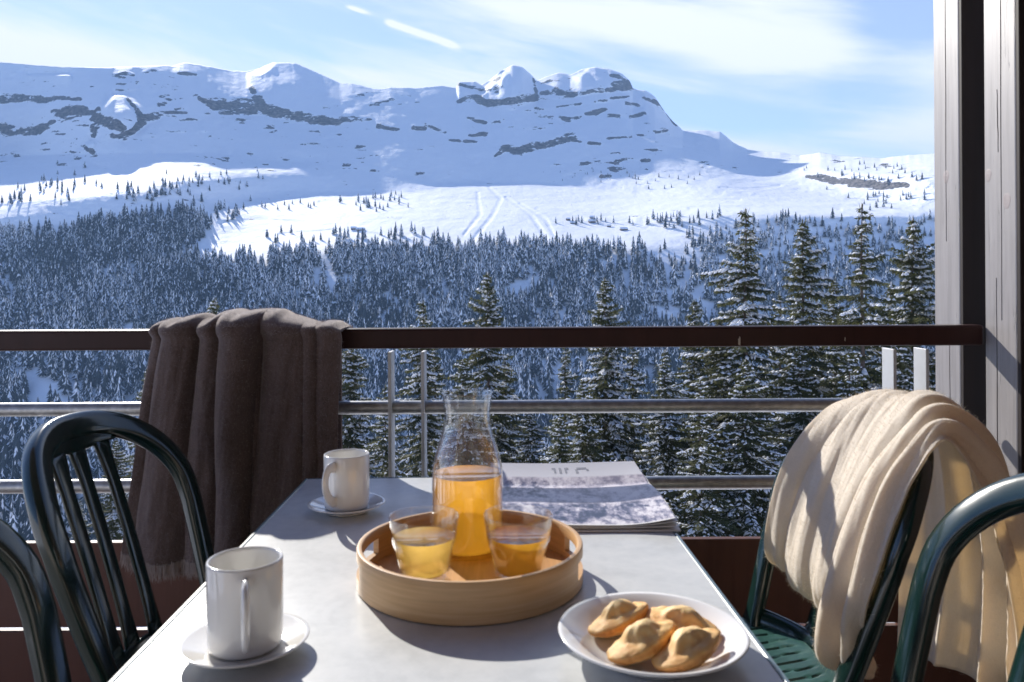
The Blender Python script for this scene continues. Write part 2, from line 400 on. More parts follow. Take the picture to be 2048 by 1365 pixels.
# the face above the snowfields is as steep as the sun is high: its cast shadow ends where the sunlit ground begins
BASE = [(-1200,322),(0,314),(150,308),(310,312),(440,308),(560,324),(640,336),(720,378),(850,382),(890,371),(945,364),(1024,367),(1150,377),(1250,387),(1330,390),(1500,392),(1560,352),(1600,330),(1660,322),(3300,322)]
basey = interp(colsx, BASE)
shade = PYg < basey[None, :]
rb = np.argmax(shade, 0); cc = np.arange(len(colsx))
D0 = integrate(SL)
dbase = D0[rb, cc]; zbase = (HY - PYg[rb, cc]) / F * dbase
kr = (HY - PYg[-1]) / F
DR = (0.60 * dbase - zbase) / (0.60 - kr)
DRs = blur_x(DR[None, :], 40)[0]
right = interp(colsx, [(-2000, 0), (1180, 0), (1300, 1), (4000, 1)])
d12 = float(np.interp(1150, colsx, DRs))
DRs = DRs * (1 - right) + right * interp(colsx, [(1150, d12), (1350, 2520), (1560, 2300), (1700, 2100), (3300, 2000)])
DRs = DRs * (1 + 0.07 * interp(colsx, [(-2000, -2.1), (200, -2.1), (330, 0.2), (600, 1), (720, 0), (4000, 0)]))
DRs = np.maximum(DRs, dbase + 120)
lo, hi = np.full(len(colsx), 0.2), np.full(len(colsx), 2.5)
for _ in range(16):
    mid = 0.5 * (lo + hi)
    far = integrate(np.where(shade, SL * mid[None, :], SL))[-1] > DRs
    lo = np.where(far, mid, lo); hi = np.where(far, hi, mid)
cmul = blur_x((0.5 * (lo + hi))[None, :], 4)[0]
Dm = integrate(np.where(shade, SL * cmul[None, :], SL))
sb = np.clip((basey[None, :] + 6 - PYg) / 30, 0, 1)
def blur_y(A, w):
    k = np.exp(-0.5 * (np.arange(-3 * w, 3 * w + 1) / w) ** 2); k /= k.sum()
    Ap = np.pad(A, ((3 * w, 3 * w), (0, 0)), mode='edge')
    return np.apply_along_axis(lambda r: np.convolve(r, k, mode='valid'), 0, Ap)
soft = sb * blur_x(Dm, 34) + (1 - sb) * blur_x(Dm, 38)
soft = blur_x(soft, 6)
det = blur_x(Dm, 1) - soft
det = det - blur_y(det, 9)                      # keep ledges and cliffs, drop column-wide offsets
Dm = soft + (0.9 * sb + 0.2 * (1 - sb)) * det
if DEBUG: open('/tmp/dbg.txt', 'w').write('\n'.join(f'{a:.0f} db {b:.0f} DR {c:.0f} {d:.0f} c {e:.2f}' for a, b, c, d, e in zip(colsx[::30], dbase[::30], DR[::30], DRs[::30], cmul[::30])))
mt = np.clip((470 - PYg) / 60, 0, 1)
# knolls that stand out of the face, and gullies
for (kx, ky, wx, wy, a) in [(238, 232, 30, 34, 62), (1022, 172, 45, 38, 60), (545, 170, 70, 50, 40), (1190, 165, 80, 34, 40), (120, 225, 70, 40, 30), (1300, 260, 60, 60, 40)]:
    Dm -= a * np.exp(-((PXg - kx) / wx) ** 2 - ((PYg - ky) / wy) ** 2)
Dm += mt * (np.where(LIT, 0.0, 3.0) * fbm(PXg / 60 + PYg / 30, PYg / 50, 41, 4) + np.where(LIT, 2.2, 3.0) * fbm(PXg / 16, PYg / 9, 43, 3) + np.where(LIT, 6.0, 0.0) * fbm(PXg / 80 + PYg / 12, PYg / 7, 44, 4))
Dm += (1 - mt) * 10 * fbm(PXg / 120, PYg / 60, 47, 4)
TRACKS = [[(945, 482, 3), (985, 432, 3), (1002, 398, 3), (975, 372, 2)], [(1092, 476, 3), (1062, 430, 3), (1012, 396, 2)], [(1112, 478, 2), (1092, 440, 3), (1040, 408, 2)], [(928, 470, 2), (960, 430, 3), (955, 386, 2)],
  [(1075, 418, 3), (1130, 425, 4), (1168, 438, 3)], [(440, 446, 3), (520, 440, 3), (610, 446, 3)], [(560, 470, 3), (660, 462, 3), (760, 470, 3)], [(640, 404, 2), (760, 398, 3), (860, 404, 2)], [(1200, 396, 2), (1330, 404, 3), (1480, 400, 2)], [(1380, 418, 3), (1520, 414, 3), (1680, 420, 3)], [(1560, 372, 2), (1500, 380, 3), (1440, 376, 2)]]
tm = np.zeros(PYg.shape)
for line in TRACKS: tm = np.maximum(tm, band_mask(PXg, PYg, line))
Dm += 7.0 * tm
VX, VY, VZ = Pn(PXg, PYg, Dm)
# beyond the ridge the far side falls away; on our side the ground climbs from the valley floor to the house
bx, by, bz = [], [], []
for k, (dd, dz) in enumerate([(60, -25), (220, -150), (700, -420), (2500, -900)]):
    bx.append(VX[-1] * (1 + dd / Dm[-1])); by.append(VY[-1] + dd); bz.append(VZ[-1] + dz)
def near_ground(d): return np.where(d < 50, -9 - 0.2 * d, -19 - (D_BOT > d) * 0.3364 * (d - 50))
nx, ny, nzv = [], [], []
for d in [18, 26, 36, 50, 70, 100, 140, 200, 280, 380, 480, 560]:
    nx.append((colsx - CX) / F * d); ny.append(np.full(colsx.shape, float(d)))
    nzv.append(near_ground(np.full(colsx.shape, float(d))) + 0.05 * d * 0.3 * fbm(colsx / 300, colsx * 0 + d / 40, 61, 3))
TX = np.vstack([nx, VX, bx]); TY = np.vstack([ny, VY, by]); TZ = np.vstack([nzv, VZ, bz])
nr, nc = TX.shape
tv = np.stack([TX.ravel(), TY.ravel(), TZ.ravel()], 1)
ii = np.arange(nr * nc).reshape(nr, nc)
tf = np.stack([ii[:-1, :-1].ravel(), ii[:-1, 1:].ravel(), ii[1:, 1:].ravel(), ii[1:, :-1].ravel()], 1)
def snow_material():
    t = NT('snow_and_rock')
    at = t.n('ShaderNodeAttribute', attribute_name='rock')
    geo = t.n('ShaderNodeNewGeometry')
    fine = t.noise(0.16, 5, 0.7, vec=geo.outputs['Position'], stretch=(1, 0.5, 2.2))
    mid = t.noise(0.045, 5, 0.65, vec=geo.outputs['Position'], stretch=(1, 0.5, 2.0))
    ledge = t.noise(0.03, 4, 0.6, vec=geo.outputs['Position'], stretch=(0.6, 0.3, 3.2))
    m = t.math('ADD', at.outputs['Fac'], t.math('MULTIPLY', t.math('SUBTRACT', fine, 0.5), 2.0))
    m = t.math('ADD', m, t.math('MULTIPLY', t.math('SUBTRACT', mid, 0.5), 1.9))
    m = t.math('ADD', m, t.math('MULTIPLY', t.math('SUBTRACT', ledge, 0.5), 2.6))
    mr = t.n('ShaderNodeMapRange'); t.l(m, mr.inputs[0]); mr.inputs[1].default_value = 0.47; mr.inputs[2].default_value = 0.57
    rockc = t.ramp(t.noise(0.10, 6, 0.75, vec=geo.outputs['Position'], stretch=(1, 1, 2.5)), [(0.38, (0.025, 0.024, 0.026)), (0.5, (0.10, 0.09, 0.088)), (0.62, (0.26, 0.23, 0.215))])
    snowc = t.mix(t.noise(0.01, 5, 0.6, vec=geo.outputs['Position']), (0.86, 0.88, 0.91), (0.93, 0.93, 0.94))
    t.col(t.mix(mr.outputs[0], snowc, rockc)); t.set(Roughness=0.75, Specular_IOR_Level=0.2)
    b = t.n('ShaderNodeBump'); b.inputs['Strength'].default_value = 0.5; b.inputs['Distance'].default_value = 7.0
    t.l(t.math('ADD', t.noise(0.03, 7, 0.62, vec=geo.outputs['Position'], stretch=(1, .6, 1)), t.math('MULTIPLY', t.math('MULTIPLY', mr.outputs[0], fine), 0.9)), b.inputs['Height']); t.l(b.outputs[0], t.b.inputs['Normal'])
    return t.m
M_SNOW = snow_material()
ter = from_np('terrain', tv, tf, M_SNOW, smooth=True)
tag(ter, 'snow covered valley slopes and rocky mountain ridge', 'terrain', kind='structure')
attr = ter.data.attributes.new('rock', 'FLOAT', 'POINT')
ra = np.zeros((nr, nc)); ra[12:12 + len(PYg)] = np.clip(rmask, 0, 1) * 1.5 - 0.26; attr.data.foreach_set('value', ra.ravel().astype(np.float32))
# hillside that carries the house
hx, hy = np.meshgrid(np.linspace(-400, 400, 41), np.linspace(-300, 60, 31))
hz = -9.8 - 0.2 * hy
hi = np.arange(hx.size).reshape(hx.shape)
hill = from_np('hill', np.stack([hx.ravel(), hy.ravel(), hz.ravel()], 1), np.stack([hi[:-1, :-1].ravel(), hi[:-1, 1:].ravel(), hi[1:, 1:].ravel(), hi[1:, :-1].ravel()], 1), M_SNOW, smooth=True)
tag(hill, 'snowy hillside under the balcony', 'hill', kind='structure')
hill.data.attributes.new('rock', 'FLOAT', 'POINT')

def ground_at(px, py):
    """terrain point seen at an image position"""
    ci = np.clip(np.searchsorted(colsx, px), 1, len(colsx) - 1)
    c = ci if abs(colsx[ci] - px) < abs(colsx[ci - 1] - px) else ci - 1
    r = int(np.argmin(np.abs(PYg[:, c] - py)))
    q = np.array([VX[r, c], VY[r, c], VZ[r, c]])
    return q

# ------------------------------------------------------------------ far spruces
M_NEEDLE_FAR = plain('far_spruce_needles', (0.018, 0.028, 0.034), 0.8, 0.3, 0.5)
M_TREESNOW = plain('snow_on_branches', (0.86, 0.88, 0.92), 0.7, 0.04, 3.0)
def far_tree_mesh(seed, tiers=9, n=8):
    rng = np.random.RandomState(seed); v, f, m = [], [], []; frost = (0.08, 0.14, 0.20, 0.26, 0.32, 0.38, 0.46, 0.56)[seed % 8]
    for k in range(tiers):
        t = k / tiers
        z0 = 0.06 + 0.9 * t; r = (0.20 * (1 - t) ** 0.85 + 0.012) * rng.uniform(0.85, 1.15)
        za = min(1.0, z0 + 0.16 + 0.04 * (1 - t)); ph = rng.uniform(0, 6.28)
        for j in range(n):
            a0 = ph + 6.2832 * (j - 0.55) / n; a1 = ph + 6.2832 * (j + 0.55) / n; am = ph + 6.2832 * j / n + rng.uniform(-.15, .15)
            rr = r * rng.uniform(0.7, 1.25); zz = z0 + rng.uniform(-.02, .02)
            i = len(v)
            v += [(0, 0, za), (math.cos(a0) * rr * .55, math.sin(a0) * rr * .55, z0 + .045), (math.cos(am) * rr, math.sin(am) * rr, zz - .015), (math.cos(a1) * rr * .55, math.sin(a1) * rr * .55, z0 + .045)]
            f += [(i, i + 1, i + 2), (i, i + 2, i + 3)]
            u = rng.rand(); snow = u < frost * (0.65 + 0.7 * t)
            m += [1 if snow else 0, (1 if snow else 0) if rng.rand() < 0.75 else (1 if rng.rand() < .4 else 0)]
    return np.array(v), np.array(f), np.array(m)
FV = [far_tree_mesh(104 + s) for s in range(8)]
far_meshes = []
for i, (v, f, m) in enumerate(FV):
    o = from_np('spruce_crown', v, f, [M_NEEDLE_FAR, M_TREESNOW], midx=m); far_meshes.append(o.data); bpy.data.objects.remove(o)
rng = np.random.RandomState(7)
FOREST = [(-400,480),(0,462),(60,455),(110,462),(160,440),(190,428),(230,440),(270,424),(330,418),(395,425),(425,440),(445,452),(420,470),(395,490),(370,512),(420,520),(480,512),(520,520),(560,503),(640,503),(720,498),(800,494),(880,490),(930,494),(1000,486),(1060,488),(1130,488),(1200,503),(1260,495),(1320,495),(1370,484),(1340,470),(1290,452),(1275,436),(1330,430),(1400,427),(1500,432),(1600,432),(1700,436),(1760,440),(1870,438),(2300,440),(2300,1104),(-400,1104)]
# uniform over the slope's area: sample grid cells by their size in plan
Xc, Yc, Zc = VX, VY, VZ
area = np.abs((Xc[:-1, 1:] - Xc[:-1, :-1]) * (Yc[1:, :-1] - Yc[:-1, :-1]))
pxc = 0.5 * (PXg[:-1, :-1] + PXg[:-1, 1:]); pyc = 0.5 * (PYg[:-1, :-1] + PYg[1:, :-1])
inside = (poly_sd(pxc, pyc, FOREST) < 0) & (pxc > -150) & (pxc < 2080)
dens = np.where(inside, 1.0, 0.0)
dens *= np.where((pxc > 1290) & (pyc < 640), np.where(pyc < 520, 0.34, 0.5), 1.0)
dens *= np.clip(1.3 + 2.0 * fbm(pxc / 80, pyc / 36, 71, 4), 0.0, 1)
edge_d = -poly_sd(pxc, pyc, FOREST)
dens *= np.clip((edge_d + 10 * fbm(pxc / 35, pyc / 20, 73, 3)) / 22 + 0.15, 0, 1)
for (hx0, hy0, hw, hh) in [(80, 765, 26, 30), (30, 770, 14, 16), (205, 750, 14, 22), (1110, 760, 40, 55), (1085, 640, 30, 12), (590, 600, 16, 8), (700, 560, 30, 8), (30, 880, 12, 12), (540, 570, 20, 12), (780, 480, 40, 10), (1330, 640, 24, 22)]:
    dens *= 1 - 0.95 * np.exp(-((pxc - hx0) / hw) ** 2 - ((pyc - hy0) / hh) ** 2)
dens = dens * (1 - 0.35 * np.clip((900 - 0.5 * (Dm[:-1, :-1] + Dm[1:, 1:])) / 300, 0, 1))
w = (area * dens).ravel(); N_FOR = 12500
pick = rng.choice(w.size, size=N_FOR, p=w / w.sum())
pr, pc = np.unravel_index(pick, area.shape)
u1, u2 = rng.rand(N_FOR, 1), rng.rand(N_FOR, 1)
Vst = np.stack([VX, VY, VZ], 2)
pos = Vst[pr, pc] + u1 * (Vst[pr, pc + 1] - Vst[pr, pc]) + u2 * (Vst[pr + 1, pc] - Vst[pr, pc])
fpx = PXg[pr, pc]; fpy = PYg[pr, pc]
hts = rng.choice([1.0, 1.0, 1.0, 0.72, 1.15], N_FOR) * rng.uniform(16, 25, N_FOR) * (1 + 0.35 * np.clip((900 - pos[:, 1]) / 300, 0, 1)) * np.where((fpx > 1290) & (fpy < 560), 0.72, 1.0)
rots = rng.uniform(0, 6.28, N_FOR); wid = rng.uniform(0.9, 1.35, N_FOR); var = np.clip(np.round(3.6 + 4.5 * fbm(fpx / 110, fpy / 60, 77, 3) + rng.normal(0, 1.6, N_FOR)), 0, 7).astype(int)
# the ~300 that show largest become trees of their own; the rest of the wood is one mass
vis = ((fpx > 4) & (fpx < 285) & (fpy > 735) & (fpy < 950)) | ((fpx > 690) & (fpx < 1330) & (fpy > 640) & (fpy < 655))
order = np.argsort(np.where(vis, pos[:, 1], 1e9))[:290]
single = np.zeros(N_FOR, bool); single[order] = True
av, af, am, off = [], [], [], 0
for vi, (v, f, m) in enumerate(FV):
    sel = np.where((var == vi) & ~single)[0]
    c, s = np.cos(rots[sel])[:, None], np.sin(rots[sel])[:, None]; hh = hts[sel][:, None]; ww = hh * wid[sel][:, None]
    x = (v[None, :, 0] * c - v[None, :, 1] * s) * ww + pos[sel][:, 0:1]
    y = (v[None, :, 0] * s + v[None, :, 1] * c) * ww + pos[sel][:, 1:2]
    z = v[None, :, 2] * hh + pos[sel][:, 2:3] - 0.5
    av.append(np.stack([x, y, z], 2).reshape(-1, 3))
    af.append((f[None] + (np.arange(len(sel)) * len(v))[:, None, None]).reshape(-1, 3) + off); am.append(np.tile(m, len(sel))); off += len(sel) * len(v)
fo = from_np('forest', np.vstack(av), np.vstack(af), [M_NEEDLE_FAR, M_TREESNOW], midx=np.concatenate(am))
tag(fo, 'dense snow dusted spruce forest covering the opposite valley slope', 'forest', kind='stuff')
def place_far(name, q, h, wd, rz, v, label, cat, group):
    o = bpy.data.objects.new(name, far_meshes[v]); C.objects.link(o)
    o.location = (q[0], q[1], q[2] - 0.4); o.rotation_euler = (0, 0, rz); o.scale = (h * wd, h * wd, h)
    return tag(o, label, cat, group)
for i in order:
    place_far('forest_spruce', pos[i], hts[i], wid[i], rots[i], var[i], 'frosted spruce in the dense shaded forest low on the opposite slope, seen through the railing', 'tree', 'spruces low in the far forest')
# scattered trees on the snowfields: (image ellipse, count, height range, label, group)
SCAT = [
 ((120, 372, 130, 45), 30, (9, 16), 'small lone spruce dotted over the sunlit snowfield at the far left', 'spruces on the far left snowfield'),
 ((35, 400, 28, 12), 10, (13, 18), 'dark spruce of the tight cluster at the edge of the far left snowfield', 'far left cluster'),
 ((300, 388, 75, 14), 34, (10, 17), 'dark spruce in the broken row below the shadow notch on the left slope', 'row of spruces under the shadow notch'),
 ((430, 362, 110, 18), 34, (8, 15), 'tiny spruce sprinkled below the long sunlit patch on the left slope', 'spruces below the long sunlit patch'),
 ((430, 430, 60, 24), 24, (13, 19), 'spruce standing loose above the upper edge of the forest', 'spruces at the upper forest edge'),
 ((560, 412, 90, 12), 12, (9, 15), 'spruce casting a long shadow on the sunlit meadow left of centre', 'spruces with long shadows on the meadow'),
 ((770, 408, 80, 16), 30, (10, 18), 'dark spruce in the clump at the middle of the sunlit meadow', 'clump in the middle of the meadow'),
 ((600, 478, 90, 12), 12, (12, 18), 'spruce standing alone on snow just above the central forest', 'spruces just above the central forest'),
 ((790, 475, 120, 12), 22, (13, 20), 'spruce in the loose line where meadow meets the central forest', 'spruces between meadow and forest'),
 ((1190, 446, 70, 12), 14, (9, 15), 'small spruce beside the wooden huts on the meadow', 'spruces beside the huts'),
 ((1320, 362, 100, 14), 22, (7, 12), 'tiny spruce on the shaded foot of the big mountain', 'spruces at the shaded mountain foot'),
 ((1180, 340, 90, 20), 12, (6, 10), 'speck of a spruce below the long rock band on the shaded face', 'spruces below the rock band'),
 ((1740, 350, 130, 30), 40, (7, 13), 'small spruce scattered over the snowy knolls around the right hand cliff', 'spruces around the right hand cliff'),
 ((1790, 405, 80, 16), 24, (9, 14), 'spruce thinly spread on the slope below the right hand cliff', 'spruces below the right hand cliff'),
]
for (cx, cy, wx, wy), cnt, (h0, h1), lab, grp in SCAT:
    for k in range(cnt):
        for _ in range(20):
            a, b = rng.normal(0, 0.55, 2)
            if abs(a) < 1.2 and abs(b) < 1.2: break
        px, py = cx + a * wx, cy + b * wy
        if px < 3 or px > 1866: continue
        q = ground_at(px, py)
        place_far('meadow_spruce', q, rng.uniform(h0, h1), rng.uniform(0.95, 1.3), rng.uniform(0, 6), rng.randint(0, 8), lab, 'tree', grp)
# ------------------------------------------------------------------ near spruces: trunk, drooping limbs, needle sprays, lumps of snow
M_BARK = plain('spruce_bark', (0.10, 0.075, 0.06), 0.9, 0.4, 3.0)
def needle_mat():
    t = NT('spruce_needles'); f = t.noise(0.9, 3)
    t.col(t.ramp(f, [(0.3, (0.030, 0.038, 0.018)), (0.5, (0.060, 0.070, 0.030)), (0.68, (0.075, 0.070, 0.030)), (0.8, (0.085, 0.065, 0.038))]))
    t.set(Roughness=0.75, Specular_IOR_Level=0.25)
    tl = t.n('ShaderNodeBsdfTranslucent'); tl.inputs[0].default_value = (0.13, 0.135, 0.055, 1)
    ms = t.n('ShaderNodeMixShader'); ms.inputs[0].default_value = 0.35
    t.l(t.b.outputs[0], ms.inputs[1]); t.l(tl.outputs[0], ms.inputs[2]); t.l(ms.outputs[0], t.out.inputs[0])
    return t.m
M_NEEDLE = needle_mat()
def lump_mat():
    t = NT('snow_lumps'); t.col((0.90, 0.91, 0.93)); t.set(Roughness=0.7)
    tl = t.n('ShaderNodeBsdfTranslucent'); tl.inputs[0].default_value = (0.9, 0.91, 0.93, 1)
    ms = t.n('ShaderNodeMixShader'); ms.inputs[0].default_value = 0.3
    t.l(t.b.outputs[0], ms.inputs[1]); t.l(tl.outputs[0], ms.inputs[2]); t.l(ms.outputs[0], t.out.inputs[0]); return t.m
M_LUMP = lump_mat()
def near_spruce_mesh(seed, H, Rb, gap, bare):
    rng = np.random.RandomState(seed); V, T, MI = [], [], []
    def tri(a, b, c, m): 
        i = len(V); V.extend((a, b, c)); T.append((i, i + 1, i + 2)); MI.append(m)
    def kite(p, d, side, ln, wd, m=0):
        i = len(V); mid = p + d * ln * 0.45
        V.extend((p, mid + side * wd, p + d * ln, mid - side * wd)); T.extend(((i, i + 1, i + 2), (i, i + 2, i + 3))); MI.extend((m, m))
    def lump(p, d, side, ln, wd, ht):
        up = np.array((0, 0, 1.0)); i = len(V)
        V.extend((p - d * ln, p + side * wd + up * .2 * ht, p + d * ln, p - side * wd + up * .2 * ht, p + up * ht + d * ln * rng.uniform(-.3, .3), p - up * ht * .35))
        for a, b in ((0, 1), (1, 2), (2, 3), (3, 0)):
            T.extend(((i + a, i + b, i + 4), (i + b, i + a, i + 5))); MI.extend((1, 1))
    z = 0.05 * H
    while z < 0.99 * H:
        t = z / H
        nb = rng.randint(5, 8) if t < 0.9 else rng.randint(3, 6)
        ph = rng.uniform(0, 6.28); wl = rng.uniform(0.75, 1.2)
        for b in range(nb):
            if rng.rand() < bare: continue
            a = ph + 6.283 * b / nb + rng.uniform(-.3, .3)
            L = (Rb * (1 - t) ** 0.80 * wl * rng.uniform(0.38, 1.15) * (1 + .25 * math.sin(a + seed) + .18 * math.sin(3 * a + z)) + 0.05 + 0.3 * (1 - t))
            out = np.array((math.cos(a), math.sin(a), 0)); sd = np.array((-math.sin(a), math.cos(a), 0))
            p0 = 0.45 * (t - 0.75) + rng.uniform(-.12, .12)          # start pitch: up near the top, down low on the tree
            snowy = np.clip(rng.normal(0.46, 0.32), 0.03, 0.95)
            zb = z + rng.uniform(-gap, gap) * 0.5
            s = 0.10 * L; bend = rng.uniform(-.1, .1)
            while s < L:
                u = s / L
                droop = p0 * s - (0.30 if t < 0.85 else 0.06) * L * u * u * 0.9 + 0.16 * L * u ** 3
                pt = out * s + sd * bend * s * u + np.array((0, 0, zb + droop))
                fw = out * 0.93 + np.array((0, 0, p0 - 0.3 * u + 0.45 * u * u))
                rem = (L - s)
                for sgn in (-1, 1):
                    tl = min(0.75, 0.16 + 0.36 * rem) * rng.uniform(0.7, 1.2)
                    d = fw * 0.62 + sd * sgn * 0.78 + np.array((0, 0, -0.22 - 0.25 * rng.rand())); d /= np.linalg.norm(d)
                    cr = np.cross(d, (0, 0, 1.0)); cr /= np.linalg.norm(cr) + 1e-6; upc = np.cross(cr, d)
                    q = 0.0
                    kite(pt, d, cr, tl, 0.075 + 0.04 * rng.rand())
                    # needle tufts hanging and standing along the twig
                    for k in range(5):
                        pp = pt + d * tl * (0.05 + 0.21 * k)
                        dd = d * 0.55 + cr * rng.uniform(-.9, .9) + np.array((0, 0, rng.uniform(-0.95, 0.25))); dd /= np.linalg.norm(dd)
                        kite(pp, dd, np.cross(dd, d) + 1e-3, rng.uniform(.18, .36), rng.uniform(.035, .065))
                    if rng.rand() < snowy * (0.42 + 0.55 * u):
                        lump(pt + d * tl * rng.uniform(.25, .75) + np.array((0, 0, .035)), d, cr, tl * rng.uniform(.22, .55), rng.uniform(.07, .19), rng.uniform(.07, .17))
                if rng.rand() < snowy * 0.8:
                    lump(pt + np.array((0, 0, .045)), fw / np.linalg.norm(fw), sd, rng.uniform(.12, .28), rng.uniform(.05, .13), rng.uniform(.06, .13))
                s += rng.uniform(0.17, 0.27)
            tip = out * L + np.array((0, 0, zb + p0 * L - 0.04 * L)); kite(tip - out * .2, out, sd, .35, .05)
        z += gap * rng.uniform(0.75, 1.3) * (1.0 if t < 0.8 else 0.75)
    # leader
    for k in range(6): kite(np.array((0, 0, H * 0.97)), np.array((rng.uniform(-.3, .3), rng.uniform(-.3, .3), 1.0)), np.array((math.cos(k), math.sin(k), 0)), H * .035, .03)
    lump(np.array((0, 0, H * .995)), np.array((0, 0, 1.0)), np.array((1.0, 0, 0)), .2, .06, .06)
    tr = MB(); tr.sweep([(0, 0, -2)] + [(0.05 * math.sin(k * 1.7 + seed), 0.05 * math.cos(k * 1.3), H * k / 10) for k in range(11)], [(0.012 * H * (1.08 - k / 11), 0.012 * H * (1.08 - k / 11)) for k in range(12)], n=9, up=(1, 0, 0))
    return np.array(V), np.array(T), np.array(MI), tr
SPV = []
for i, (H, Rb, gap, bare) in enumerate([(24, 6.2, 0.46, 0.12), (23, 6.6, 0.43, 0.10), (25, 5.6, 0.54, 0.24), (22, 6.2, 0.41, 0.10)]):
    v, f, m, tr = near_spruce_mesh(500 + i, H, Rb, gap, bare)
    root = thing('spruce_tree', '-', 'tree'); from_np('crown', v, f, [M_NEEDLE, M_LUMP], root, midx=m); tr.build('trunk', M_BARK, root)
    SPV.append((root, H))
SPRUCES = [  # image x and y of the tip, distance, variant, width factor, label
 (1490, 418, 46, 0, 1.00, 'snowy spruce leftmost of the four that rise high above the handrail at right'),
 (1605, 440, 52, 1, 0.95, 'tall slender spruce second from left among the four rising beside the wooden post'),
 (1723, 408, 44, 2, 1.00, 'tallest spruce, thin and bare topped, with its trunk showing between sparse limbs'),
 (1825, 437, 50, 3, 0.90, 'tall spruce standing right against the wooden post in view'),
 (1925, 480, 47, 1, 1.00, 'spruce partly hidden behind the outer wooden post'),
 (1210, 556, 50, 1, 0.90, 'spruce rising alone above the handrail right of the centre, narrow pointed tip'),
 (975, 546, 56, 3, 0.85, 'well snowed spruce rising above the handrail over the carafe'),
 (845, 601, 50, 0, 0.85, 'spruce with its tip just over the handrail above the two close railing bars'),
 (700, 660, 54, 3, 1.00, 'spruce directly right of the brown blanket, reaching the handrail'),
 (1388, 600, 60, 3, 0.90, 'smaller spruce just left of the four tall ones, its tip above the handrail'),
 (1437, 640, 48, 1, 1.05, 'broad spruce with tip barely over the handrail at the foot of the tall left one'),
 (1560, 585, 64, 2, 1.00, 'spruce filling the gap between the first and second tall trees'),
 (1668, 560, 66, 1, 1.00, 'spruce filling the gap between the second and third tall trees'),
 (1782, 565, 62, 3, 1.00, 'spruce filling the gap between the third and fourth tall trees'),
 (1330, 700, 43, 0, 1.10, 'near spruce below the handrail right of the carafe with wide dark limbs'),
 (1165, 760, 42, 3, 1.00, 'low spruce behind the upper metal tube right of the carafe neck'),
 (1265, 690, 54, 2, 1.10, 'loose spruce just below the handrail between two dark wide ones'),
 (925, 720, 44, 1, 1.00, 'spruce seen through the carafe neck'),
 (770, 770, 43, 2, 1.05, 'spruce seen between the brown blanket and the two railing bars, tip below the handrail'),
 (1060, 800, 48, 0, 0.95, 'low spruce behind the carafe shoulder on its right side'),
 (430, 597, 74, 3, 0.80, 'distant spruce with just its tip peeping over the brown blanket'),
 (296, 735, 56, 1, 0.85, 'spruce at the left edge of the brown blanket, below the handrail'),
 (232, 880, 50, 3, 1.00, 'low spruce seen through the slats of the left green chair'),
 (106, 1036, 58, 0, 0.90, 'lowest spruce, only its tip showing above the brown board at far left'),
 (1120, 830, 38, 1, 1.10, 'low near spruce between the carafe and the magazine corner'),
 (1400, 760, 38, 2, 1.20, 'near spruce right of the magazine below the upper tube'),
 (1600, 690, 44, 1, 1.10, 'dense spruce under the handrail left of the two pale railing plates'),
 (870, 690, 60, 2, 1.10, 'spruce directly behind the carafe top, under the handrail'),
 (1010, 720, 60, 1, 1.00, 'spruce under the handrail just right of the carafe neck'),
 (1130, 690, 66, 2, 1.00, 'thin far spruce under the handrail beside the snowy gap'),
 (1820, 700, 42, 3, 1.00, 'dense spruce behind the two pale railing plates'),
 (160, 1000, 46, 2, 1.00, 'low spruce behind the near stile of the left chair'),
 (1490, 720, 40, 3, 1.10, 'dense near spruce behind the cream blanket folds on the left'),
 (1700, 700, 41, 0, 1.10, 'dense near spruce behind the cream blanket top'),
]
first = [True] * 4
for (px, py, d, vi, wf, lab) in SPRUCES:
    top = P(px, py, d); gz = float(near_ground(np.array(d * 1.0)))
    root, H = SPV[vi]
    o = root if first[vi] else copy_thing(root)
    first[vi] = False
    o['label'] = lab; o['group'] = 'near spruces beyond the balcony'
    sc_ = (top.z - gz) / H
    o.location = (top.x, d, gz); o.scale = (wf * sc_, wf * sc_, sc_); o.rotation_euler = (0, 0, (px * 0.37) % 6.28)

# ------------------------------------------------------------------ wooden huts on the meadow
M_HUT = plain('weathered_hut_boards', (0.13, 0.075, 0.05), 0.8, 0.3, 2.0)
def hut(px, py, w, dpt, hgt, rz, lab):
    q = ground_at(px, py); t = thing('hut', lab, 'hut', (q[0], q[1], q[2] - 0.3), rz, 'wooden huts on the meadow')
    MB().box(0, 0, hgt / 2, w, dpt, hgt).build('wall', M_HUT, t, False)
    r = MB(); ov = 0.5; rh = 0.35 * dpt
    a = [(-w / 2 - ov, -dpt / 2 - ov, hgt - .25), (-w / 2 - ov, 0, hgt + rh), (-w / 2 - ov, dpt / 2 + ov, hgt - .25)]
    rows = [[Vector(p) + Vector((0, 0, dz)) for p in (a if dz == 0 else a[::-1])] for dz in (0, 0.6)]
    loop0 = rows[0] + rows[1]
    r.grid([loop0, [p + Vector((w + 2 * ov, 0, 0)) for p in loop0]], True)
    vs = r.bm.verts[:]; r.bm.verts.ensure_lookup_table()
    r.bm.faces.new(vs[:6]); r.bm.faces.new(vs[6:])
    r.build('roof', M_TREESNOW, t, False)
    dr = MB().box(-w * .15, -dpt / 2 - .03, .9, .9, .06, 1.8); dr.build('door', plain('hut_door', (0.05, 0.035, 0.03), 0.8), t, False)
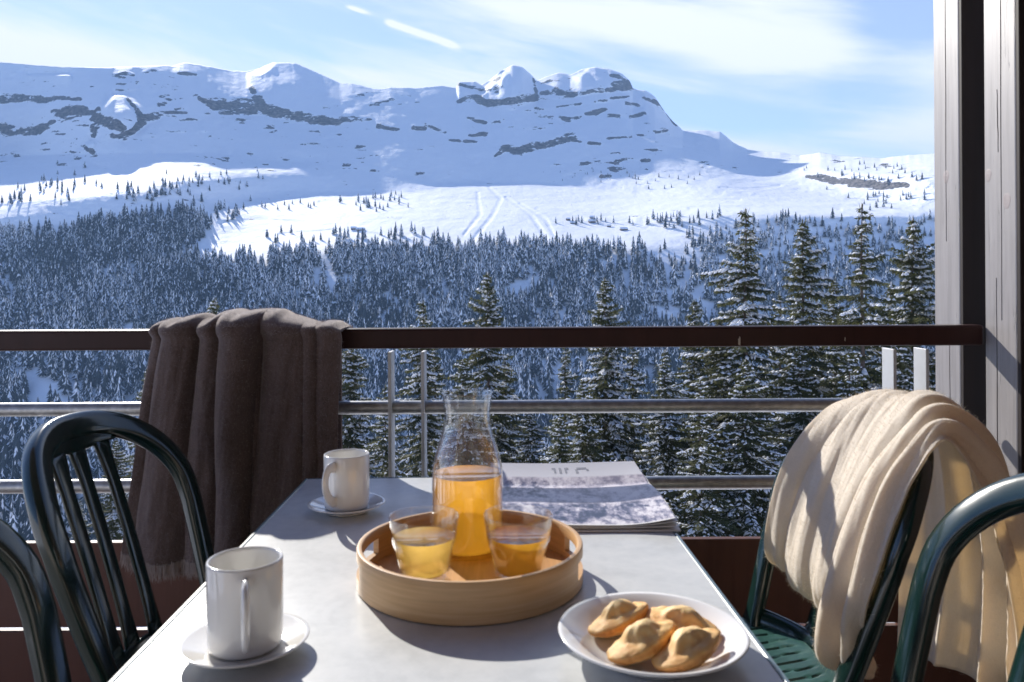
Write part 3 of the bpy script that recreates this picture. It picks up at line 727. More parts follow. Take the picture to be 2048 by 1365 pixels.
for a in [(1183, 446, 11, 8, 2.6, 0.1, 'reddish wooden hut with snowy roof in the middle of the meadow huts'),
          (1137, 441, 6, 5, 2.8, 0.4, 'dark little hut leftmost in the row of meadow huts'),
          (1146, 448, 8, 5, 1.6, 0.0, 'low snowed in hut just below the dark leftmost one'),
          (1217, 454, 6, 5, 2.2, -0.3, 'small hut among spruces right of the reddish hut'),
          (1248, 461, 11, 7, 2.2, 0.2, 'lowest and rightmost hut at the edge of the right hand wood'),
          (1184, 437, 8, 6, 2.0, 0.0, 'hut half buried in snow behind the reddish one'),
          (708, 459, 8, 6, 2.2, 0.1, 'small dark hut on the left part of the sunlit meadow'),
          (722, 461, 12, 7, 1.6, 0.0, 'long low hut beside the small dark one on the left meadow')]:
    hut(*a)
# ------------------------------------------------------------------ balcony: floor, back wall, soffit, posts, railing
def wood_paint(name, c, rough, crack=True, gloss=0.5, sc=1.0):
    t = NT(name)
    g = t.noise(9 * sc, 5, 0.6, stretch=(6, 6, 0.35)); n = t.noise(40 * sc, 4, 0.6, stretch=(1.5, 1.5, 0.12), dist=0.4)
    f = t.math('ADD', t.math('MULTIPLY', g, 0.5), t.math('MULTIPLY', n, 0.5))
    base = t.ramp(f, [(0.3, tuple(x * 0.72 for x in c)), (0.5, c), (0.7, tuple(min(1, x * 1.2) for x in c))])
    if crack:
        k = t.noise(5.0, 3, 0.5, stretch=(9, 9, 0.22), dist=0.25)
        m = t.n('ShaderNodeMapRange'); t.l(t.math('ABSOLUTE', t.math('SUBTRACT', k, 0.5)), m.inputs[0]); m.inputs[1].default_value = 0.0015; m.inputs[2].default_value = 0.006
        gate = t.n('ShaderNodeMapRange'); t.l(t.noise(2.2, 2, stretch=(3, 3, 0.8)), gate.inputs[0]); gate.inputs[1].default_value = 0.5; gate.inputs[2].default_value = 0.56
        cr = t.math('MULTIPLY', t.math('SUBTRACT', 1.0, m.outputs[0]), gate.outputs[0])
        base = t.mix(cr, base, tuple(x * 0.45 for x in c))
        hgt = t.math('SUBTRACT', f, t.math('MULTIPLY', cr, 2.5))
    else: hgt = f
    t.col(base); t.set(Roughness=rough, Specular_IOR_Level=gloss); t.bump(hgt, 0.35, 0.002)
    return t.m
M_POST = wood_paint('weathered_post_paint', (0.25, 0.232, 0.228), 0.42, True, 0.9)
M_RAIL = wood_paint('dark_red_brown_paint', (0.034, 0.012, 0.010), 0.48, False, 0.25, 0.5)
M_BOARD = wood_paint('red_brown_board_paint', (0.105, 0.040, 0.025), 0.55, False, 0.4, 0.5)
M_CONC = plain('balcony_concrete', (0.32, 0.31, 0.30), 0.85, 0.15, 6.0, 0.3, 80, 0.002)
M_WALL = plain('house_wall_render', (0.50, 0.45, 0.42), 0.85, 0.1, 4.0)
tag(MB().box(0.0, -0.10, -0.11, 5.2, 4.3, 0.22, 0.01).build('balcony_floor', M_CONC, smooth=False), 'concrete balcony floor slab', 'floor', kind='structure')
tag(MB().box(0.0, -1.62, 1.3, 5.2, 0.2, 3.0).build('house_wall', M_WALL, smooth=False), 'house wall behind the table', 'wall', kind='structure')
tag(MB().box(0.0, 0.0, 2.72, 5.2, 3.9, 0.2).build('balcony_soffit', plain('soffit_boards', (0.16, 0.10, 0.075), 0.7, 0.2, 5), smooth=False), 'underside of the balcony above', 'ceiling', kind='structure')

M_PART = wood_paint('dark_partition_boards', (0.12, 0.075, 0.06), 0.6, False, 0.4, 0.5)
for lab_, x_, y0_, y1_ in (('dark boarded partition closing the balcony on the right behind the post', 1.40, -1.5, 1.78),):
    pm = MB(); k_ = int((y1_ - y0_) / .14)
    for i_ in range(k_): pm.box(x_ + .004 * (i_ % 2), y0_ + (y1_ - y0_) * (i_ + .5) / k_, 1.31, .04, (y1_ - y0_) / k_ - .003, 2.60, .002)
    tag(pm.build('balcony_partition', M_PART, smooth=False), lab_, 'partition', kind='structure')

XB = P(1970, 640, 1.90).x
M_POST_SHADE = wood_paint('near_black_post_shade', (0.022, 0.016, 0.015), 0.6, False, 0.25, 0.5)  # near-black colour that paints the shade on the post fronts
KM = plain('wood_knot', (0.265, 0.23, 0.228), 0.5, 0.3, 60)
def post(name, lab, x0, x1, y0, y1, cracks, knots):
    t = thing(name, lab, 'post', ((x0 + x1) / 2, (y0 + y1) / 2, 0), 0, None)
    MB().box(0, 0, 1.31, x1 - x0, y1 - y0, 2.62, 0.004).build('timber', M_POST, t, False)
    MB().box(0, -(y1 - y0) / 2 - .006, 1.31, x1 - x0 - .002, 0.012, 2.62, .002).build('front_shade_sheet', M_POST_SHADE, t, False)  # added thin sheet, its dark colour stands in for the shaded front
    ck = MB()
    for (fy, z0, z1, w) in cracks:           # drying cracks on the face towards the balcony's middle
        n = 14; yv = (y0 - y1) / 2 + fy * (y1 - y0)
        pts = [(-(x1 - x0) / 2 - 0.0004, yv + 0.0035 * (k / n - .5) * math.sin(z0 * 40) + 0.0009 * math.sin(k * 1.1 + z0 * 9) * math.sin(k * .37), z0 + (z1 - z0) * k / n) for k in range(n + 1)]
        ck.sweep(pts, [(0.0006, w * max(0.15, math.sin(math.pi * k / n))) for k in range(n + 1)], n=6, up=(0, 1, 0))
    ck.build('drying_crack', plain('crack_shadow', (0.05, 0.04, 0.04), 0.9), t)
    for (fy, z, r) in knots:
        m = MB(); yv = (y0 - y1) / 2 + fy * (y1 - y0)
        rows = [[Vector((-(x1 - x0) / 2 - 0.0003 - 0.0004 * (1 - rr) + .0002 * math.sin(14 * rr), yv + rr * r * math.cos(a) * (1 + .15 * math.sin(3 * a)), z + rr * r * 1.35 * math.sin(a))) for a in np.linspace(0, 2 * math.pi, 24, endpoint=False)] for rr in (0.05, 0.3, 0.55, 0.8, 1.0)]
        m.grid(rows, True); m.build('knot', KM, t)
    return t
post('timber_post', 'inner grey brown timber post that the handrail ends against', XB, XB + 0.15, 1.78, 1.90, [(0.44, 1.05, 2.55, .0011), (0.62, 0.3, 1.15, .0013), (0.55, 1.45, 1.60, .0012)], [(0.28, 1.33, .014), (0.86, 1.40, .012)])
XA = P(1920, 600, 1.99).x
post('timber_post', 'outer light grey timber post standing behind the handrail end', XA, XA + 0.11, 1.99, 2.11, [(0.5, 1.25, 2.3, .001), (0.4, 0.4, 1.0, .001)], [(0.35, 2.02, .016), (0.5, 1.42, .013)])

rail = thing('balcony_railing', 'balcony railing with brown handrail, metal tubes and red brown boards', 'railing', (0, 1.92, 0))
def in_rail(mb, name, m, parent=rail, smooth=False, angle=None):
    bmesh.ops.translate(mb.bm, vec=(0, -1.92, 0), verts=mb.bm.verts)
    return mb.build(name, m, parent, smooth, angle)
zt = P(1024, 656, 1.90).z; zb_ = P(1024, 697, 1.90).z
hr = in_rail(MB().box((XB - 2.3) / 2, 1.9225, (zt + zb_) / 2, XB + 2.3 - 0.002, 0.045, zt - zb_, 0.006), 'handrail', M_RAIL)
chip = MB()
for (px, py, s) in [(1479, 683, 1.0), (1690, 679, 0.45)]:
    c = P(px, py, 1.8995); rr = random.Random(px)
    vs = [chip.bm.verts.new(c + Vector((math.cos(a) * .0032 * s * rr.uniform(.6, 1.3), -0.0004, math.sin(a) * .011 * s * rr.uniform(.7, 1.2)))) for a in np.linspace(0, 6.283, 12, endpoint=False)]
    chip.bm.faces.new(vs)
in_rail(chip, 'paint_chip', plain('bare_wood_chip', (0.42, 0.36, 0.30), 0.8), hr)
t = NT('galvanised_steel'); f = t.noise(60, 4, 0.6)
t.col(t.ramp(f, [(0.3, (0.30, 0.30, 0.29)), (0.55, (0.42, 0.42, 0.41)), (0.75, (0.55, 0.55, 0.54))])); t.set(Metallic=0.75, Roughness=0.42); t.bump(f, 0.1, 0.001); M_GALV = t.m
for py in (814, 968):
    z = P(1024, py, 1.955).z; xe = P(1886, py, 1.955).x
    in_rail(MB().sweep([(-2.3, 1.955, z), (-1, 1.955, z), (0, 1.955, z), (xe, 1.955, z)], (0.0172, 0.0172), n=24), 'tube_rail', M_GALV, smooth=True, angle=40)
M_PLATE = plain('zinc_plate', (0.50, 0.51, 0.52), 0.5, 0.1, 30, Metallic=0.3)
for px in (776, 842, 1786, 1851):
    x = P(px, 760, 1.925).x
    in_rail(MB().box(x + .004, 1.955 - .003, (zb_ - 0.02) / 2 + .01 , 0.008, 0.060, zb_ - 0.02 - .0, 0.001), 'upright', M_PLATE)
z1 = P(1024, 1077, 1.91).z; z2 = P(1024, 1245, 1.91).z; z3 = P(1024, 1252, 1.91).z
in_rail(MB().box((XB - 2.3) / 2, 1.905, (z1 + z2) / 2, XB + 2.3 - .004, 0.022, z1 - z2, 0.003), 'panel_board', M_BOARD)
in_rail(MB().box((XB - 2.3) / 2, 1.905, (z3 + 0.06) / 2, XB + 2.3 - .004, 0.022, z3 - 0.06, 0.003), 'panel_board', M_BOARD)
# ------------------------------------------------------------------ table and what stands on it
TZ0 = 0.73
def PZ(px, py, z):
    """the point at height z that stands at an image position"""
    d = 1.0
    for _ in range(6):
        q = P(px, py, d); d *= (EYE - z) / (EYE - q.z)
    return P(px, py, d)
tb = thing('table', 'white laminate table with dark metal edging set with breakfast things', 'table', (-0.0760, 1.061, 0), R(1.55))
t = NT('white_laminate'); n1_ = t.noise(7, 6, 0.65, dist=0.8); n2_ = t.noise(60, 4, 0.6)
f = t.math('ADD', t.math('MULTIPLY', n1_, 0.7), t.math('MULTIPLY', n2_, 0.3))
t.col(t.ramp(f, [(0.36, (0.50, 0.515, 0.515)), (0.5, (0.585, 0.60, 0.60)), (0.64, (0.65, 0.66, 0.655))])); t.set(Roughness=0.30, Specular_IOR_Level=0.5)
t.bump(t.noise(350, 3), 0.06, 0.0006); M_TOP = t.m
MB().box(0, 0, TZ0 - .013, 0.688, 1.19, 0.026, 0.001).build('tabletop', M_TOP, tb, False)
M_EDGE = plain('blue_grey_edge_strip', (0.13, 0.19, 0.21), 0.25, 0.1, 30, Specular_IOR_Level=0.7)
eb = MB()
W2, L2 = 0.344, 0.595
outer = [(-W2 - .009, -L2 - .009), (W2 + .009, -L2 - .009), (W2 + .009, L2 + .009), (-W2 - .009, L2 + .009)]
rows = []
for (o, z) in [(0.0, TZ0 - .0035), (0.0, TZ0 - .0005), (.0015, TZ0 + .0008), (.006, TZ0 + .0002), (.009, TZ0 - .004), (.009, TZ0 - .026), (0.0, TZ0 - .0275)]:
    rows.append([Vector((sx_ * (W2 + o), sy_ * (L2 + o), z)) for sx_, sy_ in ((-1, -1), (1, -1), (1, 1), (-1, 1))])
eb.grid(rows, True); eb.build('edge_strip', M_EDGE, tb, False)
M_LEG = plain('dark_table_leg_metal', (0.05, 0.055, 0.055), 0.4, 0.1, Metallic=0.3)
for sx_ in (-1, 1):
    for sy_ in (-1, 1): MB().box(sx_ * (W2 - .03), sy_ * (L2 - .03), (TZ0 - .03) / 2, .032, .032, TZ0 - .03, .003).build('leg', M_LEG, tb, False)
MB().box(0, L2 - .03, TZ0 - .05, 2 * W2 - .10, .02, .04).box(0, -L2 + .03, TZ0 - .05, 2 * W2 - .10, .02, .04).box(W2 - .03, 0, TZ0 - .05, .02, 2 * L2 - .10, .04).box(-W2 + .03, 0, TZ0 - .05, .02, 2 * L2 - .10, .04).build('frame', M_LEG, tb, False)

M_PORC = plain('white_porcelain', (0.80, 0.79, 0.76), 0.10, 0.02, 10, Specular_IOR_Level=0.6, Coat_Weight=0.4, Coat_Roughness=0.04)
def mug(lab, loc, rz):
    t = thing('mug', lab, 'mug', loc, rz, 'white mugs on saucers')
    r = 0.0405; hh = 0.098
    MB().lathe([(0, .004), (r - .010, .004), (r - .008, 0.0), (r - .005, .0008), (r - .0012, .004), (r - .0003, .010), (r, .03), (r + .0002, .06), (r + .0004, hh - .003), (r - .0003, hh - .0006), (r - .0014, hh), (r - .0028, hh - .0008), (r - .0036, hh - .004), (r - .0038, .02), (r - .0055, .009), (r - .010, .0065), (0, .0065)], n=72).build('body', M_PORC, t)
    pts = catmull([(r - .003, 0, .080), (r + .010, 0, .0825), (r + .022, 0, .079), (r + .029, 0, .066), (r + .028, 0, .049), (r + .019, 0, .032), (r + .006, 0, .022), (r - .003, 0, .020)], 30)
    MB().sweep(pts, [(0.0084 + .0012 * abs(2 * k / 29 - 1), 0.0044) for k in range(30)], n=14, up=(0, 1, 0)).build('handle', M_PORC, t)
def saucer(lab, loc):
    t = MB().lathe([(0, .0035), (.030, .0035), (.033, 0), (.037, 0), (.038, .0035), (.052, .0075), (.064, .0125), (.0685, .0150), (.0693, .0160), (.0686, .0170), (.064, .0155), (.052, .0108), (.040, .0075), (.036, .0068), (0, .0066)], n=84).build('saucer', M_PORC)
    t.location = loc; tag(t, lab, 'saucer', 'white saucers')
for (px, py, hx_, lab1, lab2) in [(491, 1294, 0.0, 'white porcelain mug nearest the camera, its handle turned to the viewer', 'white saucer under the nearest mug at the left table edge'),
                             (694, 1016, -0.55, 'white porcelain mug at the far end of the table beside the brown blanket', 'white saucer under the far mug, in the shade of the blanket')]:
    q = PZ(px, py, TZ0 + .007); q.z = TZ0 + .0012
    saucer(lab2, q)
    a = math.atan2(-q.y, -q.x) + hx_
    mug(lab1, (q.x, q.y, TZ0 + .0080), a)

# tray
def bamboo(name, st, c0, c1):
    t = NT(name); f = t.noise(30, 5, 0.6, stretch=st); g = t.noise(3, 3, 0.5, stretch=(1, 1, 4))
    t.col(t.ramp(t.math('ADD', t.math('MULTIPLY', f, .65), t.math('MULTIPLY', g, .35)), [(0.3, tuple(x * .75 for x in c0)), (0.5, c0), (0.72, c1)])); t.set(Roughness=0.38, Specular_IOR_Level=0.5)
    t.bump(f, 0.08, 0.0006); return t.m
M_BAM = bamboo('bamboo_wall', (0.25, 0.25, 6.0), (0.62, 0.39, 0.19), (0.74, 0.52, 0.30))
M_BAMF = bamboo('bamboo_floor', (5.0, 0.25, 1.0), (0.60, 0.33, 0.14), (0.70, 0.43, 0.22))
ty = thing('serving_tray', 'round bamboo tray with a slot handle, carrying the carafe and two glasses', 'tray', (-0.060, 1.080, TZ0 + .001))
RT, HT, WT = 0.1560, 0.0525, 0.0085
wall = MB(); n = 144
prof_o = [(RT - .001, 0.0), (RT, .001), (RT, .016), (RT, .038), (RT, HT - .003), (RT - .0012, HT - .0006), (RT - .004, HT), (RT - WT + .0018, HT - .0006), (RT - WT, HT - .003), (RT - WT, .038), (RT - WT, .016), (RT - WT, .004)]
vv = [[wall.bm.verts.new((r * math.cos(2 * math.pi * (k + .5) / n), r * math.sin(2 * math.pi * (k + .5) / n), z)) for k in range(n)] for r, z in prof_o]
hole = lambda k: (k % (n // 2)) in set(range(0, 9)) | set(range(n // 2 - 9, n // 2))
for i in range(len(prof_o) - 1):
    for k in range(n):
        k2 = (k + 1) % n
        if i in (2, 9) and hole(k): continue
        wall.bm.faces.new((vv[i][k], vv[i][k2], vv[i + 1][k2], vv[i + 1][k]))
for k in range(n):
    if hole(k):
        k2 = (k + 1) % n
        wall.bm.faces.new((vv[2][k], vv[2][k2], vv[10][k2], vv[10][k])); wall.bm.faces.new((vv[3][k], vv[9][k], vv[9][k2], vv[3][k2]))
        if not hole(k - 1): wall.bm.faces.new((vv[2][k], vv[10][k], vv[9][k], vv[3][k]))
        if not hole(k + 1): wall.bm.faces.new((vv[2][k2], vv[3][k2], vv[9][k2], vv[10][k2]))
wall.build('rim_wall', M_BAM, ty, True, 40)
MB().lathe([(0, .0005), (RT - WT + .001, .0005), (RT - WT + .001, .0058), (RT - WT - .004, .0062), (0, .0062)], n=96).build('tray_floor', M_BAMF, ty, True, 30)
ZF = TZ0 + .001 + .0062

# clear glass: thin walls that let light straight through and mirror at grazing angles
t = NT('clear_glass'); t.t.nodes.remove(t.b)
lw = t.n('ShaderNodeLayerWeight'); lw.inputs[0].default_value = 0.5
fac = t.math('ADD', t.math('MULTIPLY', t.math('POWER', lw.outputs['Facing'], 2.4), 0.70), 0.04)
tp = t.n('ShaderNodeBsdfTransparent'); tp.inputs[0].default_value = (0.985, 0.992, 0.99, 1)
gl = t.n('ShaderNodeBsdfGlossy'); gl.inputs['Roughness'].default_value = 0.02; gl.inputs[0].default_value = (1, 1, 1, 1)
ms = t.n('ShaderNodeMixShader'); t.l(fac, ms.inputs[0]); t.l(tp.outputs[0], ms.inputs[1]); t.l(gl.outputs[0], ms.inputs[2])
gs = t.n('ShaderNodeBsdfGlass'); gs.inputs['IOR'].default_value = 1.45; gs.inputs['Roughness'].default_value = 0.0; gs.inputs[0].default_value = (0.98, 0.99, 0.985, 1)
m3 = t.n('ShaderNodeMixShader'); m3.inputs[0].default_value = 0.05; t.l(ms.outputs[0], m3.inputs[1]); t.l(gs.outputs[0], m3.inputs[2]); t.l(m3.outputs[0], t.out.inputs[0])
M_GLASS = t.m
def juice_mat(name, tcol, lcol, k):
    t = NT(name); t.t.nodes.remove(t.b)
    tp = t.n('ShaderNodeBsdfTransparent'); tp.inputs[0].default_value = (*tcol, 1)
    tl = t.n('ShaderNodeBsdfTranslucent'); tl.inputs[0].default_value = (*lcol, 1)
    df = t.n('ShaderNodeBsdfDiffuse'); df.inputs[0].default_value = (lcol[0] * .8, lcol[1] * .75, lcol[2] * .6, 1)
    m0 = t.n('ShaderNodeMixShader'); m0.inputs[0].default_value = 0.15; t.l(tl.outputs[0], m0.inputs[1]); t.l(df.outputs[0], m0.inputs[2])
    m1 = t.n('ShaderNodeMixShader'); m1.inputs[0].default_value = k; t.l(tp.outputs[0], m1.inputs[1]); t.l(m0.outputs[0], m1.inputs[2])
    gl = t.n('ShaderNodeBsdfGlossy'); gl.inputs['Roughness'].default_value = 0.03
    lw = t.n('ShaderNodeLayerWeight'); lw.inputs[0].default_value = 0.5
    fac = t.math('ADD', t.math('MULTIPLY', t.math('POWER', lw.outputs['Facing'], 3.5), 1.0), 0.03)
    m2 = t.n('ShaderNodeMixShader'); t.l(fac, m2.inputs[0]); t.l(m1.outputs[0], m2.inputs[1]); t.l(gl.outputs[0], m2.inputs[2]); t.l(m2.outputs[0], t.out.inputs[0])
    return t.m
M_JUICE = juice_mat('apple_juice', (1.0, 0.75, 0.27), (1.0, 0.63, 0.13), 0.58)
M_JUICE2 = juice_mat('apple_juice_thin', (1.0, 0.85, 0.46), (1.0, 0.80, 0.36), 0.52)
cq = PZ(936, 1102, ZF)
ca = thing('carafe', 'clear glass carafe with flared neck, half full of amber juice', 'carafe', (cq.x, cq.y, ZF + .0005)); ca.scale = (1.05, 1.05, 0.985)
outp = [(0, 0), (.040, 0), (.0455, .0015), (.0495, .007), (.0508, .016), (.0512, .05), (.0512, .09), (.0508, .115), (.0494, .132), (.0465, .147), (.0425, .161), (.0385, .174), (.0353, .187), (.0335, .199), (.0332, .210), (.0340, .222), (.0355, .233), (.0370, .2415)]
inp = [(.0358, .2425), (.0343, .233), (.0328, .222), (.0320, .210), (.0323, .199), (.0341, .187), (.0373, .174), (.0413, .161), (.0453, .147), (.0482, .132), (.0497, .115), (.0501, .09), (.0501, .05), (.0497, .018), (.0475, .010), (.040, .007), (0, .006)]
so = [tuple(p) for p in catmull([(*p, 0) for p in outp], 70)]; si = [tuple(p) for p in catmull([(*p, 0) for p in inp], 70)]
MB().lathe([(max(0, a), b) for a, b, c in so] + [(.0364, .2432)] + [(max(0, a), b) for a, b, c in si], n=96).build('glass_body', M_GLASS, ca)
lev = 0.1185
inner = [(max(0, a - .0004), b) for a, b, c in si if b <= lev]
MB().lathe([(0, lev)] + [(inner[0][0] - .001, lev), (inner[0][0], lev + .0004)] + inner[1:-1] + [(0, .0066)], n=96).build('juice', M_JUICE, ca, True, 50)
def tumbler(lab, q, ph, mat):
    t = thing('drinking_glass', lab, 'glass', (q.x, q.y, ZF + .0005), ph, 'tumblers of juice on the tray'); t.scale = (1.07, 1.07, 1.07)
    n = 108; NF = 9
    def rad(z): return float(np.interp(z, [0, .003, .02, .045, .083], [.0298, .0315, .0350, .0400, .0446]))
    m = MB(); zs = [0.0, .0015, .004] + list(np.linspace(.008, .0805, 30)) + [.082]
    rows = [[Vector((0.0001 * math.cos(2 * math.pi * k / n), 0.0001 * math.sin(2 * math.pi * k / n), .001)) for k in range(n)]]
    for z in zs:
        row = []
        for k in range(n):
            th = 2 * math.pi * k / n; fth = (th * NF / (2 * math.pi)) % 1.0 - 0.5
            poly = math.cos(math.pi / NF) / math.cos(fth * 2 * math.pi / NF)
            zsc = .040 + .0075 * (1 - (2 * fth) ** 2) ** 0.5
            w = 1 / (1 + math.exp((z - zsc) / .0007)); w *= 1.0 if z > .003 else 0.5
            r = rad(z) * (1 + w * (poly * 0.985 - 1)) - (0.0008 if z < .001 else 0)
            row.append(Vector((r * math.cos(th), r * math.sin(th), z)))
        rows.append(row)
    for (r, z) in [(rad(.083) - .0006, .0832), (rad(.083) - .0020, .0828), (rad(.08) - .0018, .079), (rad(.06) - .0018, .06), (rad(.045) - .0021, .045), (rad(.03) - .0026, .03), (rad(.015) - .003, .014), (rad(.01) - .008, .0095), (.0001, .009)]:
        rows.append([Vector((r * math.cos(2 * math.pi * k / n), r * math.sin(2 * math.pi * k / n), z)) for k in range(n)])
    m.grid(rows, True); m.build('glass_body', M_GLASS, t, True, 35)
    lv = .0555
    MB().lathe([(0, lv), (rad(lv) - .0028, lv), (rad(lv) - .0022, lv + .0005)] + [(rad(z) - .0024 - (.0005 if z < .04 else 0), z) for z in (.045, .03)] + [(rad(.015) - .0034, .0146), (rad(.01) - .0085, .0101), (0, .0096)], n=72).build('juice', mat, t, True, 50)
tumbler('faceted glass of pale juice at the front left of the carafe', PZ(849, 1162, ZF), 0.2, M_JUICE2)
tumbler('faceted glass of darker amber juice at the front right of the carafe', PZ(1037, 1158, ZF), 0.1, juice_mat('apple_juice_glass', (1.0, 0.76, 0.28), (1.0, 0.70, 0.18), 0.60))

# plate of madeleines
pq = PZ(1304, 1284, TZ0 + .012)
M_PLATE_W = plain('plate_porcelain', (0.80, 0.80, 0.80), 0.12, 0.02, 10, Specular_IOR_Level=0.6)
pl = MB().lathe([(0, .0028), (.055, .0028), (.058, 0), (.063, 0), (.064, .003), (.078, .0085), (.092, .0165), (.101, .0215), (.1048, .0232), (.1058, .0245), (.1050, .0258), (.101, .0247), (.091, .0205), (.079, .0135), (.071, .0090), (.062, .0066), (0, .0060)], n=120).build('plate', M_PLATE_W)
pl.location = (pq.x, pq.y, TZ0 + .001); pl.scale = (.98, .98, 1); tag(pl, 'white porcelain plate holding four small golden cakes', 'plate')
t = NT('golden_cake_crust'); f = t.noise(160, 4, 0.6); g = t.noise(28, 4, 0.6)
geo = t.n('ShaderNodeAttribute', attribute_name='hump')
mm = t.math('ADD', t.math('MULTIPLY', f, .3), t.math('MULTIPLY', g, .7))
mm = t.math('ADD', mm, t.math('MULTIPLY', geo.outputs['Fac'], .20), clamp=True)
t.col(t.ramp(mm, [(0.18, (0.42, 0.16, 0.04)), (0.34, (0.70, 0.33, 0.10)), (0.52, (0.86, 0.52, 0.20)), (0.78, (0.92, 0.70, 0.36))])); t.set(Roughness=0.55, Specular_IOR_Level=0.3)
t.b.inputs['Subsurface Weight'].default_value = 0.15; t.b.inputs['Subsurface Radius'].default_value = (0.006, 0.003, 0.001)
t.bump(t.math('ADD', t.math('MULTIPLY', t.noise(420, 4, .65), 0.6), t.math('MULTIPLY', g, .6)), 0.5, 0.0022); M_CAKE = t.m
def madeleine(lab, px, py, z, yaw, tilt, roll, s):
    nu, nv = 64, 40; rows = []; hump = []
    for j in range(nv + 1):
        ph = math.pi * j / nv - math.pi / 2; row = []
        for i in range(nu):
            th = 2 * math.pi * i / nu
            cx_, cy_, cz_ = math.cos(ph) * math.cos(th), math.cos(ph) * math.sin(th), math.sin(ph)
            taper = 1 - 0.20 * cx_ + 0.05 * cx_ * cx_
            x = .0395 * cx_; y = .0215 * cy_ * taper; z_ = (.0085 if cz_ > 0 else .0125) * math.copysign(abs(cz_) ** .8, cz_) * (1 - .25 * abs(cx_))
            if cz_ < 0: y *= 1 - .12 * cz_; y += .0009 * math.sin(9 * math.atan2(cy_, cx_ + 1.2)) * -cz_
            hx_ = (x - .002) / .0205; hy_ = (y - .001) / .0122
            q = math.hypot(hx_, hy_) * (1 + 0.10 * math.sin(3 * math.atan2(hy_, hx_) + px) + 0.06 * math.sin(7 * math.atan2(hy_, hx_) + py)); hq = 0.0
            if cz_ > 0:
                hq = 1 / (1 + math.exp((q - 0.95) / .10)); dome = max(0.0, 1 - (q * .85) ** 2) ** .8 if q < 1.17 else 0
                z_ += hq * (.0030 + .0060 * dome)
            w = fbm(np.array([x * 130 + px]), np.array([y * 130 + z_ * 90]), 5, 3)[0] * .0011
            row.append(Vector((x * (1 + w * 10), y * (1 + w * 10), z_ + w))); hump.append(0.7 * hq + 0.25 * max(0, cz_) - 1.1 * max(0, 1 - abs(cz_ + .1) / .35))
        rows.append(row)
    m = MB(); m.grid(rows, True)
    o = m.build('madeleine', M_CAKE)
    a = o.data.attributes.new('hump', 'FLOAT', 'POINT'); a.data.foreach_set('value', hump[:len(o.data.vertices)])
    o.location = PZ(px, py, z); o.rotation_euler = Euler((roll, tilt, yaw), 'XYZ'); o.scale = (s, s, s)
    tag(o, lab, 'cake', 'golden madeleine cakes on the plate')
madeleine('golden madeleine at the back left of the plate, nearest the tray', 1240, 1237, .755, R(38), R(-8), R(-14), 1.10)
madeleine('golden madeleine at the back right of the plate, lying crosswise', 1364, 1247, .753, R(-24), R(6), R(6), 1.10)
madeleine('golden madeleine in the middle of the plate, leaning on the back ones', 1285, 1283, .757, R(32), R(-12), R(-10), 1.12)
madeleine('golden madeleine at the front right of the plate', 1376, 1298, .756, R(34), R(-10), R(-8), 1.14)

# magazine
mg = thing('magazine', 'curling magazine with a snowy mountain photograph on its cover', 'magazine', (0, 0, 0))
def mag_right(v): return float(np.interp(v, [0, .5, .8, 1.0], [.272, .278, .272, .262]))
Y0, Y1 = 1.283, 1.652
def mag_h(u, v, k):
    """height of leaf k (0 bottom .. 1 top) over the table"""
    base = .0008 + .0085 * k
    far = .020 * max(0, (v - .72) / .28) ** 1.4 * k
    dip = -.0025 * math.exp(-((v - .74) / .05) ** 2) * k
    curl = (.0085 * k + .0035 * math.sin(9 * k)) * max(0, (u - .70) / .30) ** 2 * (1 - .75 * v)
    wave = .0014 * k * math.sin(5.5 * v + 1.0) + .001 * k * math.sin(7 * u + 2 * v)
    return base + far + dip + curl + wave
def leaf(k, grow, near, th):
    nu, nv = 26, 44; top, bot = [], []
    for j in range(nv + 1):
        v = j / nv; rt, rb2 = [], []
        for i in range(nu + 1):
            u = i / nu; xl = -.045 - .002 * k; xr = mag_right(v) + grow
            x = xl + (xr - xl) * u; y = Y0 + near + (Y1 - Y0 - near) * v + .010 * (1 - u) * 0
            z = TZ0 + mag_h(u, v, k); rt.append(Vector((x, y, z + th))); rb2.append(Vector((x, y, z)))
        top.append(rt); bot.append(rb2)
    m = MB(); a = m.grid(top); b = m.grid(bot)
    def strip(p, q):
        for i in range(len(p) - 1): m.bm.faces.new((p[i], p[i + 1], q[i + 1], q[i]))
    strip(a[0], b[0]); strip(a[-1], b[-1]); strip([r[0] for r in a], [r[0] for r in b]); strip([r[-1] for r in a], [r[-1] for r in b])
    return m
M_PAGE = plain('white_page_edges', (0.78, 0.77, 0.76), 0.5, 0.05, 40)
for k, (kk, grow, near, th) in enumerate([(0.0, .004, -.006, .0022), (0.32, -.001, .004, .0014), (0.52, -.006, -.001, .0013), (0.72, .001, .002, .0013)]):
    leaf(kk, grow, near, th).build('page_block', M_PAGE, mg, True, 40)
t = NT('cover_photograph'); tcn = t.n('ShaderNodeTexCoord'); sp = t.n('ShaderNodeSeparateXYZ'); t.l(tcn.outputs['Object'], sp.inputs[0])
yv = t.math('DIVIDE', t.math('SUBTRACT', sp.outputs[1], Y0), Y1 - Y0)
cl = t.noise(11, 7, 0.66, stretch=(1.5, 0.9, 1), dist=0.9); fi = t.noise(42, 6, 0.75, stretch=(1.6, 0.7, 1))
f = t.math('ADD', t.math('MULTIPLY', cl, .55), t.math('MULTIPLY', fi, .45))
rock = t.ramp(f, [(0.43, (0.03, 0.04, 0.08)), (0.475, (0.16, 0.16, 0.24)), (0.52, (0.46, 0.43, 0.50)), (0.56, (0.76, 0.73, 0.76))])
pale = t.ramp(f, [(0.42, (0.26, 0.24, 0.30)), (0.48, (0.50, 0.46, 0.52)), (0.55, (0.74, 0.70, 0.74))])
